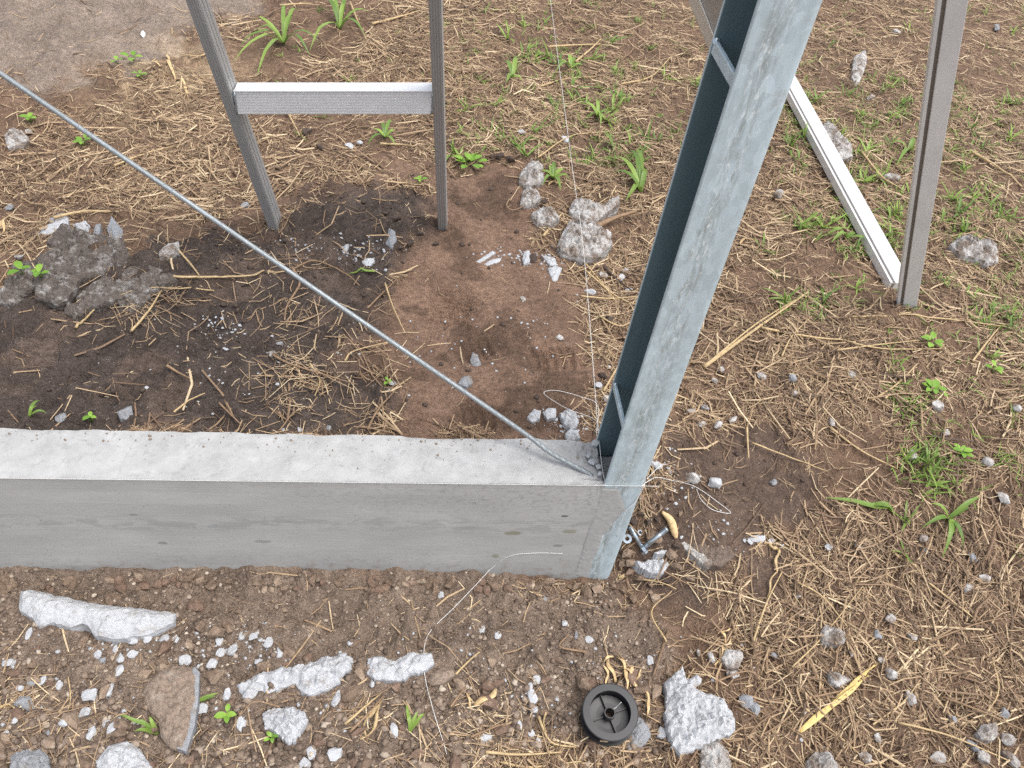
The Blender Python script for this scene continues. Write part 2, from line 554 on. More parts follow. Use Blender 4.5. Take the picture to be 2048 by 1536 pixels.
def mat_wall():
    m, nt, b = new_mat('cast_concrete')
    k = NB(nt)
    v = k.coord('Object')
    g = k.n('ShaderNodeNewGeometry')
    sx = k.n('ShaderNodeSeparateXYZ')
    k.l(v, sx.inputs[0])
    # front: board marked grey, top: its own mottled tone, switching at the front arris
    grain = k.noise(k.coord('Object', (0.5, 1, 14)), 22, 6, 0.65)
    cl = k.noise(k.coord('Object', (1, 1, 2.4)), 6, 5, 0.6)
    front = k.mix(1.0, (0.372, 0.370, 0.356), k.ramp(grain, [(0.3, 0.93), (0.7, 1.06)]), 'MULTIPLY')
    front = k.mix(1.0, front, k.ramp(cl, [(0.3, 0.90), (0.7, 1.08)]), 'MULTIPLY')
    # thin darker skins of slurry left in a ragged horizontal band, and a mottled upper strip near the post
    zr_ = k.math('ADD', sx.outputs[2], k.math('MULTIPLY', k.math('SUBTRACT', k.noise(k.coord('Object', (1, 1, 1)), 3, 3), 0.5), 0.05))
    bandm = k.ramp(k.math('DIVIDE', k.math('ADD', zr_, 0.30), 0.30), [(0.48, 0.0), (0.55, 1.0), (0.62, 1.0), (0.70, 0.0)])
    film = k.ramp(k.noise(k.coord('Object', (1, 1, 3.5)), 13, 7, 0.75, 0.5), [(0.50, 0.0), (0.535, 1.0)])
    front = k.mix(k.math('MULTIPLY', k.math('MULTIPLY', film, bandm), 0.42), front, (0.215, 0.22, 0.22))
    mot = k.math('MULTIPLY', k.ramp(k.noise(k.coord('Object', (1, 1, 1.6)), 70, 6, 0.8), [(0.50, 0.0), (0.62, 0.6)]),
                 k.math('MULTIPLY', k.ramp(k.math('DIVIDE', k.math('ADD', zr_, 0.30), 0.30), [(0.62, 0.0), (0.82, 1.0)]), k.ramp(k.math('ADD', sx.outputs[0], 1.0), [(0.25, 0.1), (0.75, 1.0)])))
    front = k.mix(mot, front, (0.20, 0.20, 0.195))
    bottom_tone = k.ramp(k.math('DIVIDE', k.math('ADD', zr_, 0.30), 0.30), [(0.06, 0.30), (0.20, 0.0)])  # front face darker towards the bottom
    front = k.mix(bottom_tone, front, (0.20, 0.20, 0.20))
    spl = k.math('MULTIPLY', k.ramp(k.noise(v, 55, 6, 0.8), [(0.50, 0.0), (0.66, 0.8)]), k.ramp(k.math('DIVIDE', k.math('ADD', zr_, 0.30), 0.30), [(0.05, 1.0), (0.30, 0.0)]))
    front = k.mix(spl, front, (0.20, 0.155, 0.12))
    air = k.math('MULTIPLY', k.ramp(k.vor(v, 55), [(0.045, 1.0), (0.075, 0.0)]), 0.75)
    front = k.mix(air, front, (0.10, 0.10, 0.10))
    pits = k.math('MULTIPLY', k.ramp(k.vor(v, 120), [(0.07, 1.0), (0.16, 0.0)]),
                  k.ramp(k.noise(k.coord('Object', (1, 1, 2)), 9, 3), [(0.5, 0.0), (0.62, 0.85)]))
    front = k.mix(pits, front, (0.15, 0.15, 0.145))
    # form-board knots and tie marks left on the front face
    for (px, py, rx, rz, cc, st) in ((1025, 1066, 0.020, 0.008, (0.20, 0.195, 0.14), 0.8), (1140, 1063, 0.018, 0.008, (0.21, 0.205, 0.15), 0.7),
                                     (990, 1113, 0.010, 0.007, (0.20, 0.195, 0.14), 0.7), (1130, 1032, 0.008, 0.004, (0.08, 0.085, 0.09), 0.8),
                                     (1115, 1092, 0.012, 0.005, (0.17, 0.175, 0.16), 0.7), (325, 1086, 0.010, 0.005, (0.17, 0.17, 0.16), 0.7),
                                     (525, 1083, 0.018, 0.006, (0.19, 0.19, 0.185), 0.6), (268, 1030, 0.010, 0.004, (0.18, 0.18, 0.17), 0.6)):
        p = ony(px, py, 0)
        dx = k.math('DIVIDE', k.math('SUBTRACT', sx.outputs[0], float(p[0])), rx)
        dz = k.math('DIVIDE', k.math('SUBTRACT', sx.outputs[2], float(p[2])), rz)
        d = k.math('ADD', k.math('MULTIPLY', dx, dx), k.math('MULTIPLY', dz, dz))
        d = k.math('ADD', d, k.math('MULTIPLY', k.math('SUBTRACT', k.noise(v, 90, 5, 0.7), 0.5), 2.2))
        front = k.mix(k.math('MULTIPLY', k.ramp(d, [(0.45, 1.0), (1.0, 0.0)]), st), front, cc)
    top = k.mix(1.0, (0.345, 0.345, 0.34), k.ramp(k.noise(v, 17, 6, 0.72), [(0.28, 0.76), (0.72, 1.14)]), 'MULTIPLY')
    top = k.mix(k.ramp(k.noise(v, 45, 5, 0.7, 0.5), [(0.56, 0.0), (0.66, 0.55)]), top, (0.225, 0.225, 0.22))
    spk = k.math('MULTIPLY', k.ramp(k.vor(v, 170), [(0.06, 1.0), (0.13, 0.0)]), k.ramp(k.noise(v, 20, 2), [(0.5, 0.0), (0.65, 0.7)]))
    top = k.mix(spk, top, (0.22, 0.215, 0.21))
    sel = k.ramp(k.attr('top_face', 'Fac'), [(0.45, 0.0), (0.55, 1.0)])
    k.l(k.mix(sel, front, top), b.inputs['Base Color'])
    b.inputs['Roughness'].default_value = 0.85
    b.inputs['Specular IOR Level'].default_value = 0.25
    h = k.math('ADD', k.math('MULTIPLY', grain, 0.7), k.math('MULTIPLY', k.noise(v, 160, 5, 0.7), 0.6))
    k.l(k.bump(h, 0.22, 0.002), b.inputs['Normal'])
    return m


M_wall = mat_wall()


# ------------------------------------------------------------------ object helpers
def mesh_obj(name, verts, faces, mat, parent=None, smooth=False):
    me = bpy.data.meshes.new(name)
    me.from_pydata([tuple(v) for v in verts], [], faces)
    me.materials.append(mat)
    if smooth:
        me.polygons.foreach_set('use_smooth', [True] * len(me.polygons))
    me.update()
    o = bpy.data.objects.new(name, me)
    col.objects.link(o)
    if parent is not None:
        o.parent = parent
    return o


def fast_mesh(name, V, F, mat, attrs=None, smooth=False):
    """V (n,3), F (m,k) numpy; attrs: name -> per-vertex floats or (n,4) colours"""
    me = bpy.data.meshes.new(name)
    kk = F.shape[1]
    me.vertices.add(len(V)); me.vertices.foreach_set('co', np.ascontiguousarray(V, dtype=np.float32).ravel())
    me.loops.add(F.size); me.loops.foreach_set('vertex_index', np.ascontiguousarray(F, dtype=np.int32).ravel())
    me.polygons.add(len(F))
    me.polygons.foreach_set('loop_start', np.arange(0, F.size, kk, dtype=np.int32))
    me.polygons.foreach_set('loop_total', np.full(len(F), kk, dtype=np.int32))
    if smooth:
        me.polygons.foreach_set('use_smooth', np.ones(len(F), dtype=bool))
    for k, a in (attrs or {}).items():
        if a.ndim == 2:
            at = me.attributes.new(k, 'FLOAT_COLOR', 'POINT'); at.data.foreach_set('color', a.astype(np.float32).ravel())
        else:
            at = me.attributes.new(k, 'FLOAT', 'POINT'); at.data.foreach_set('value', a.astype(np.float32).ravel())
    me.materials.append(mat)
    me.update(calc_edges=True)
    me.validate()
    o = bpy.data.objects.new(name, me)
    col.objects.link(o)
    return o


def tag(o, label=None, cat=None, group=None, kind=None):
    if label: o['label'] = label
    if cat: o['category'] = cat
    if group: o['group'] = group
    if kind: o['kind'] = kind
    elif cat: o['kind'] = 'thing'
    return o


def empty(name, loc=(0, 0, 0)):
    o = bpy.data.objects.new(name, None)
    o.empty_display_size = 0.02
    o.location = loc
    col.objects.link(o)
    return o


def under(o, parent):
    """parent while keeping world coordinates of the mesh"""
    o.parent = parent
    o.matrix_parent_inverse = Matrix.Translation(Vector(parent.location)).inverted() if parent.rotation_euler.to_quaternion().angle < 1e-6 else parent.matrix_basis.inverted()
    return o


class Geo:
    def __init__(s):
        s.v = []; s.f = []

    def add(s, V, F):
        o = len(s.v)
        s.v += [tuple(p) for p in V]
        s.f += [tuple(i + o for i in f) for f in F]

    def beam(s, p0, p1, u, w, v, d):
        """box between p0 and p1, width w along u, depth d along v (centred)"""
        p0, p1, u, v = Vector(p0), Vector(p1), Vector(u).normalized(), Vector(v).normalized()
        V = []
        for p in (p0, p1):
            for a, b in ((-1, -1), (1, -1), (1, 1), (-1, 1)):
                V.append(p + u * (a * w / 2) + v * (b * d / 2))
        s.add(V, [(3, 2, 1, 0), (4, 5, 6, 7), (0, 1, 5, 4), (1, 2, 6, 5), (2, 3, 7, 6), (3, 0, 4, 7)])

    def tube(s, pts, r, n=8, cap=True):
        pts = [Vector(p) for p in pts]
        rr = r if isinstance(r, (list, tuple)) else [r] * len(pts)
        t = (pts[1] - pts[0]).normalized()
        a = t.orthogonal().normalized()
        V = []; F = []
        for i, p in enumerate(pts):
            if i == 0: d = pts[1] - pts[0]
            elif i == len(pts) - 1: d = pts[-1] - pts[-2]
            else: d = pts[i + 1] - pts[i - 1]
            d.normalize()
            a = (a - d * a.dot(d)).normalized()
            b = d.cross(a)
            for k in range(n):
                an = 2 * math.pi * k / n
                V.append(p + (a * math.cos(an) + b * math.sin(an)) * rr[i])
        for i in range(len(pts) - 1):
            for k in range(n):
                F.append((i * n + k, i * n + (k + 1) % n, (i + 1) * n + (k + 1) % n, (i + 1) * n + k))
        if cap:
            F.append(tuple(range(n))[::-1])
            F.append(tuple(range((len(pts) - 1) * n, len(pts) * n)))
        s.add(V, F)

    def lathe(s, prof, n=48, closed=False):
        V = []; F = []
        for (r, z) in prof:
            for k in range(n):
                a = 2 * math.pi * k / n
                V.append((r * math.cos(a), r * math.sin(a), z))
        m = len(prof)
        for i in range(m if closed else m - 1):
            j = (i + 1) % m
            for k in range(n):
                F.append((i * n + k, i * n + (k + 1) % n, j * n + (k + 1) % n, j * n + k))
        s.add(V, F)

    def ribbon(s, pts, wid, side, fold=0.25, thick=0.0006):
        """folded leaf blade: three points across"""
        pts = [Vector(p) for p in pts]; side = Vector(side).normalized()
        V = []; F = []
        for i, p in enumerate(pts):
            d = (pts[min(i + 1, len(pts) - 1)] - pts[max(i - 1, 0)]).normalized()
            u = (side - d * side.dot(d)).normalized()
            nn = d.cross(u)
            if nn.z < 0: nn = -nn
            w = wid[i] / 2
            V += [p - u * w + nn * (w * fold), p, p + u * w + nn * (w * fold)]
        for i in range(len(pts) - 1):
            a = i * 3
            F += [(a, a + 1, a + 4, a + 3), (a + 1, a + 2, a + 5, a + 4)]
        s.add(V, F)

    def obj(s, name, mat, parent=None, smooth=False, bevel=0.0):
        o = mesh_obj(name, s.v, s.f, mat, None, smooth)
        if bevel:
            md = o.modifiers.new('bevel', 'BEVEL'); md.width = bevel; md.segments = 2; md.limit_method = 'ANGLE'
        if parent is not None:
            under(o, parent)
        return o


def curve_pts(pts, n=8):
    """Catmull-Rom through points"""
    P = [Vector(p) for p in pts]
    P = [P[0] * 2 - P[1]] + P + [P[-1] * 2 - P[-2]]
    out = []
    for i in range(1, len(P) - 2):
        for k in range(n):
            t = k / n
            a, b, c, d = P[i - 1], P[i], P[i + 1], P[i + 2]
            out.append(0.5 * ((2 * b) + (c - a) * t + (2 * a - 5 * b + 4 * c - d) * t * t + (3 * b - a - 3 * c + d) * t ** 3))
    out.append(P[-2])
    return out


# ------------------------------------------------------------------ ground
def zc(k, c):
    return ZN[k][..., None] * np.array(c)


ccol = (zc('straw', (0.150, 0.098, 0.067)) + zc('dark', (0.064, 0.050, 0.043)) + zc('red', (0.172, 0.110, 0.077)) +
        zc('mud', (0.212, 0.168, 0.136)) + zc('soil', (0.098, 0.069, 0.053)) + zc('front', (0.172, 0.130, 0.100)))
tot = ZN['straw'] + ZN['dark'] + ZN['red'] + ZN['mud'] + ZN['soil'] + ZN['front']
ccol = ccol / np.maximum(tot, 0.3)[..., None]
# darker damp blotches in the reddish dirt and paler dry patch beside the mud
bl = sstep(0.05, 0.22, fbm(GX, GY, 9, 4, 77.0)) * ZN['red']
ccol = ccol * (1 - 0.38 * bl)[..., None]
bl2 = sstep(0.02, 0.25, fbm(GX, GY, 11, 5, 19.0)) * ZN['dark']
ccol = ccol * (1 - 0.6 * bl2)[..., None] + np.array((0.118, 0.086, 0.068)) * (0.6 * bl2)[..., None]
pp = G(345, 180)
dry = np.exp(-(((GX - pp.x) / 0.17) ** 2 + ((GY - pp.y) / 0.27) ** 2)) * sstep(-0.3, 0.15, fbm(GX, GY, 14, 3, 5.5))
ccol = ccol * (1 - dry[..., None]) + np.array((0.36, 0.27, 0.17)) * dry[..., None]
nx, ny = GX.shape
idx = np.arange(nx * ny).reshape(nx, ny)
F = np.stack([idx[:-1, :-1], idx[1:, :-1], idx[1:, 1:], idx[:-1, 1:]], -1).reshape(-1, 4)
V = np.stack([GX, GY, GZ], -1).reshape(-1, 3)
CC = np.concatenate([ccol.reshape(-1, 3), np.ones((nx * ny, 1))], 1)
ground = fast_mesh('ground', V, F, M_soil, {'soil_colour': CC}, smooth=True)
tag(ground, kind='structure')


# ------------------------------------------------------------------ concrete wall
def build_wall():
    xs = np.concatenate([np.arange(-3.2, -1.3, 0.03), np.arange(-1.3, -0.2, 0.006), np.arange(-0.2, 0.0, 0.003),
                         np.array([0.0, 0.003, 0.02, 0.045, 0.064])])
    prof_n = 40
    V = []; T = []
    zb = -0.42
    for x in xs:
        inside = x > 0.001
        yf = 0.0092 if inside else 0.0
        yb = 0.101 if inside else 0.111 + 0.0022 * float(fbm(np.array(x), np.array(0.3), 30, 5, 3.0)) + 0.008 * min(0, float(fbm(np.array(x), np.array(1.3), 9, 2, 9.0)) + 0.12)
        crumb = float(sstep(-0.07, 0.0, np.array(x)))
        row = []
        # front face, bottom to top
        for i in range(14):
            z = zb + (0 - zb) * i / 13 * 0.994
            y = yf + 0.0012 * float(fbm(np.array(x * 0.6), np.array(z * 6), 7, 3, 21.0))
            row.append((x, y, z, 0))
        top = -0.03 if inside else 0.0
        for i in range(21):
            t = i / 20
            y = yf + 0.0015 + (yb - yf - 0.003) * t
            z = top + 0.0020 * float(fbm(np.array(x), np.array(y), 40, 4, 2.0)) + 0.0014 * float(fbm(np.array(x), np.array(y), 8, 2, 31.0)) * t
            z -= crumb * (0.004 + 0.020 * max(0.0, float(fbm(np.array(x), np.array(y), 48, 3, 12.0)))) * (1 if t > 0.12 else 0.3)
            z -= 0.006 * max(0, t - 0.92) / 0.08 * max(0.0, 0.1 + 1.3 * float(fbm(np.array(x), np.array(0.0), 16, 4, 55.0)))
            row.append((x, y, z, 1))
        for i in range(5):
            row.append((x, yb + 0.004 * float(fbm(np.array(x), np.array(float(i)), 60, 2, 4)), top - 0.012 - (top - 0.012 - zb) * i / 4, 0))
        if not inside:
            # sharp front arris: last front ring just below the top edge, pale lip starts on it
            row[13] = (x, yf + 0.0002, -0.0018, 0)
            row[14] = (x, yf + 0.0006, 0.0004, 1)
        V.append(row)
    n = len(V[0])
    verts = [p[:3] for r in V for p in r]
    att = np.array([p[3] for r in V for p in r], float)
    F = []
    for i in range(len(V) - 1):
        for k in range(n - 1):
            F.append((i * n + k, (i + 1) * n + k, (i + 1) * n + k + 1, i * n + k + 1))
    F.append(tuple(range(n))[::-1])
    F.append(tuple(range((len(V) - 1) * n, len(V) * n)))
    o = mesh_obj('concrete_wall', verts, F, M_wall)
    at = o.data.attributes.new('top_face', 'FLOAT', 'POINT')
    at.data.foreach_set('value', att.astype(np.float32))
    tag(o, 'low cast concrete wall with pale top and grey board-marked front, ending at the steel post', 'wall')
    return o


wall = build_wall()

# ------------------------------------------------------------------ steel channel post
PW, PD, TF, TWB, PH = 0.0765, 0.110, 0.0072, 0.006, 2.35
post = empty('steel_post', (0, 0, -0.42))
tag(post, 'galvanised steel channel post standing in the broken end of the concrete wall', 'post')


def channel_part(name, x0, x1, y0, y1, mat, rad=None):
    g = Geo()
    # long flats with some rows so the zinc relief can waver slightly
    rows = 60
    rx = []
    if rad == 'front':      # flange with a rounded outer heel
        r = 0.012
        out = [(x0, y0 + 0.0015), (x0 + 0.0015, y0)]
        for k in range(7):
            a = -math.pi / 2 + math.pi / 2 * k / 6
            out.append((x1 - r + r * math.cos(a), y0 + r + r * math.sin(a)))
        out += [(x1, y1 + 0.006), (x1 - TWB, y1 + 0.006), (x1 - TWB - 0.006, y1), (x0 + 0.001, y1), (x0, y1 - 0.001)]
    elif rad == 'back':
        r = 0.012
        out = [(x0, y0 + 0.001), (x0 + 0.001, y0), (x1 - TWB - 0.006, y0), (x1 - TWB, y0 - 0.006), (x1, y0 - 0.006)]
        for k in range(7):
            a = math.pi / 2 * k / 6
            out.append((x1 - r + r * math.cos(a), y1 - r + r * math.sin(a)))
        out += [(x0 + 0.001, y1), (x0, y1 - 0.001)]
    else:
        out = [(x0, y0), (x1, y0), (x1, y1), (x0, y1)]
    n = len(out)
    V = []; F = []
    for i in range(rows + 1):
        z = -0.42 + PH * i / rows
        w = 0.0004 * mnoise.noise((z * 9, x0 * 50, y0 * 30))
        for (x, y) in out:
            V.append((x + w, y + w, z))
    for i in range(rows):
        for k in range(n):
            F.append((i * n + k, i * n + (k + 1) % n, (i + 1) * n + (k + 1) % n, (i + 1) * n + k))
    F.append(tuple(range(n))[::-1]); F.append(tuple(range(rows * n, (rows + 1) * n)))
    g.add(V, F)
    o = g.obj(name, mat, post)
    if rad:      # inner faces take the darker zinc, channel shade put into the colour
        o.data.materials.append(M_galv_shade)
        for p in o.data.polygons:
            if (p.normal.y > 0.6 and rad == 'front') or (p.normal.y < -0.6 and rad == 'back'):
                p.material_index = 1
    return o


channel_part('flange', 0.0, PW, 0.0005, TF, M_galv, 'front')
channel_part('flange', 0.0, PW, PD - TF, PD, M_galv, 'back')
channel_part('web', PW - TWB, PW, TF + 0.0062, PD - TF - 0.0062, M_galv_shade)
for (pa, pb, w) in (((1440, 112), (1462, 168), 0.017), ((1236, 800), (1247, 862), 0.012)):
    za = onx(*pa, 0.004)[2]
    g = Geo()
    g.beam((0.004, TF - 0.001, za), (0.004, PD - 0.004, za), (0, 0, 1), w, (1, 0, 0), 0.006)
    o = g.obj('batten', M_galv, post, bevel=0.0012)
    g = Geo()      # weld bead at the back flange
    g.add([(0.004 + 0.006 * math.cos(a) * s, PD - 0.006 + 0.006 * math.sin(a) * s, za + w / 2 + h) for s, h in ((1, -0.004), (0.8, 0.002), (0.3, 0.004)) for a in [2 * math.pi * k / 8 for k in range(8)]],
          [(i * 8 + k, i * 8 + (k + 1) % 8, (i + 1) * 8 + (k + 1) % 8, (i + 1) * 8 + k) for i in range(2) for k in range(8)] + [tuple(range(16, 24))])
    g.obj('weld', M_bolt, post, smooth=True)


# cement film smeared over the post where it meets the wall front
def smear(poly, mat, h=0.0015):
    P = [ony(x, y, 0.0) for x, y in poly]
    P2 = [Vector((p[0], p[2])) for p in P]
    n = len(P2)
    pts = []
    for i in range(n):
        a, b = P2[i], P2[(i + 1) % n]
        m = max(1, int((b - a).length / 0.004))
        for k in range(m):
            q = a.lerp(b, k / m)
            pts.append(q + Vector((random.uniform(-1, 1), random.uniform(-1, 1))) * 0.0012)
    ne = len(pts)
    lo = Vector((min(p.x for p in pts), min(p.y for p in pts))); hi = Vector((max(p.x for p in pts), max(p.y for p in pts)))
    pa = np.array([[p.x, p.y] for p in pts])
    xx, yy = np.meshgrid(np.arange(lo.x, hi.x, 0.005), np.arange(lo.y, hi.y, 0.005))
    ins = in_poly(xx.ravel(), yy.ravel(), pa)
    inner = [Vector((a, b)) for a, b in zip(xx.ravel()[ins], yy.ravel()[ins])]
    inner = [q for q in inner if min((q - p).length for p in pts) > 0.0025]
    vs, es, fs, *_ = delaunay_2d_cdt(pts + inner, [(i, (i + 1) % ne) for i in range(ne)], [], 1, 1e-6)
    V = []
    for v in vs:
        d = min((v - p).length for p in pts)
        V.append((v.x, -0.0001 - h * min(1, d / 0.004) + 0.0006 * mnoise.noise((v.x * 120, v.y * 120, 0)) * min(1, d / 0.004), v.y))
    return V, [tuple(f) for f in fs]


V_, F_ = smear([(1204, 976), (1238, 978), (1246, 1000), (1250, 1018), (1238, 1034), (1226, 1046), (1216, 1062), (1204, 1072), (1198, 1096), (1186, 1122), (1174, 1160), (1150, 1150), (1190, 1020)], M_wall)
V_ = [(a, b * 0.6 - 0.0001, c) for a, b, c in V_]
o = mesh_obj('cement_smear', V_, F_, M_film)
under(o, post)


# ------------------------------------------------------------------ rubble
CH_W = []


def chunk(name, label, cat, poly, h, mat, rough=1.0, group=None, dz=None, edge=0.6, tilt=(0, 0)):
    dz = h * 0.55 if dz is None else dz
    if mat is M_caked:
        mx_, my_ = sum(p[0] for p in poly) / len(poly), sum(p[1] for p in poly) / len(poly)
        poly = [(mx_ + (a - mx_) * 1.10, my_ + (b - my_) * 1.10) for a, b in poly]
    c0 = [G(x, y, dz) for x, y in poly]
    cx = sum(p.x for p in c0) / len(c0); cy = sum(p.y for p in c0) / len(c0)
    zb = float(np.percentile([float(HF(p.x, p.y)) for p in c0] + [float(HF(cx, cy))] * 3, 30 if mat in (M_caked, M_soilslab) else 60))
    CH_W.append(np.array([[p.x, p.y] for p in c0]))
    P2 = [Vector((p.x - cx, p.y - cy)) for p in c0]
    size = max((a - b).length for a in P2 for b in P2)
    s = max(size / 44, 0.0026)
    n = len(P2); pts = []
    for i in range(n):
        a, b = P2[i], P2[(i + 1) % n]
        m = max(1, int((b - a).length / s))
        for k in range(m):
            pts.append(a.lerp(b, k / m) + Vector((random.uniform(-1, 1), random.uniform(-1, 1))) * s * 0.38 * rough)
    ne = len(pts)
    pa = np.array([[p.x, p.y] for p in pts])
    xx, yy = np.meshgrid(np.arange(pa[:, 0].min(), pa[:, 0].max(), s), np.arange(pa[:, 1].min(), pa[:, 1].max(), s))
    xx = xx + rng.uniform(-.3, .3, xx.shape) * s; yy = yy + rng.uniform(-.3, .3, yy.shape) * s
    ins = in_poly(xx.ravel(), yy.ravel(), pa)
    qx, qy = xx.ravel()[ins], yy.ravel()[ins]
    dd = np.sqrt((qx[:, None] - pa[None, :, 0]) ** 2 + (qy[:, None] - pa[None, :, 1]) ** 2).min(1) if len(qx) else np.zeros(0)
    keep = dd > 0.55 * s
    inner = [Vector((a, b)) for a, b in zip(qx[keep], qy[keep])]
    vs, es, fs, *_ = delaunay_2d_cdt(pts + inner, [(i, (i + 1) % ne) for i in range(ne)], [], 1, 1e-7)
    V = []; seed = random.random() * 100
    for v in vs:
        d = float(np.sqrt(((pa - np.array([v.x, v.y])) ** 2).sum(1)).min())
        t = min(1, d / (h * 0.8 + 0.002))
        nz = mnoise.noise((v.x * 45 + seed, v.y * 45, seed)) * 0.34 + mnoise.noise((v.x * 120, v.y * 120 + seed, seed)) * 0.26 \
            + 0.42 * (0.45 - mnoise.voronoi((v.x * 85 + seed, v.y * 85 + 0.4 * mnoise.noise((v.x * 150, v.y * 150, 1)), 0.3))[0][0] * 1.3) + mnoise.noise((v.x * 300 + seed, v.y * 300, 2.0)) * 0.14
        z = h * (edge + (1 - edge) * (1 - (1 - t) ** 2)) + min(h, 0.03) * nz * rough * (0.5 + 0.5 * t) + tilt[0] * v.x + tilt[1] * v.y
        V.append((v.x, v.y, max(z, 0.001)))
    F = [tuple(f) for f in fs]
    # skirt down to the ground with a slightly undercut, broken side
    cnt = {}
    for f in F:
        for i in range(len(f)):
            e = (f[i], f[(i + 1) % len(f)])
            cnt[e] = 1
    bnd = [e for e in cnt if (e[1], e[0]) not in cnt]
    lowmap = {}
    def low(i, lev):
        if (i, lev) not in lowmap:
            x, y, z = V[i]
            j = 0.22 * s * rough
            if lev == 0:
                q = (x * 1.015 + random.uniform(-j, j), y * 1.015 + random.uniform(-j, j), z * 0.45)
            else:
                q = (x * 0.96, y * 0.96, -0.02)
            lowmap[(i, lev)] = len(V); V.append(q)
        return lowmap[(i, lev)]
    for a, b in bnd:
        a0, b0, a1, b1 = low(a, 0), low(b, 0), low(a, 1), low(b, 1)
        F += [(b, a, a0, b0), (b0, a0, a1, b1)]
    o = mesh_obj(name, V, F, mat)
    o.location = (cx, cy, zb)
    tag(o, label, cat, group)
    return o


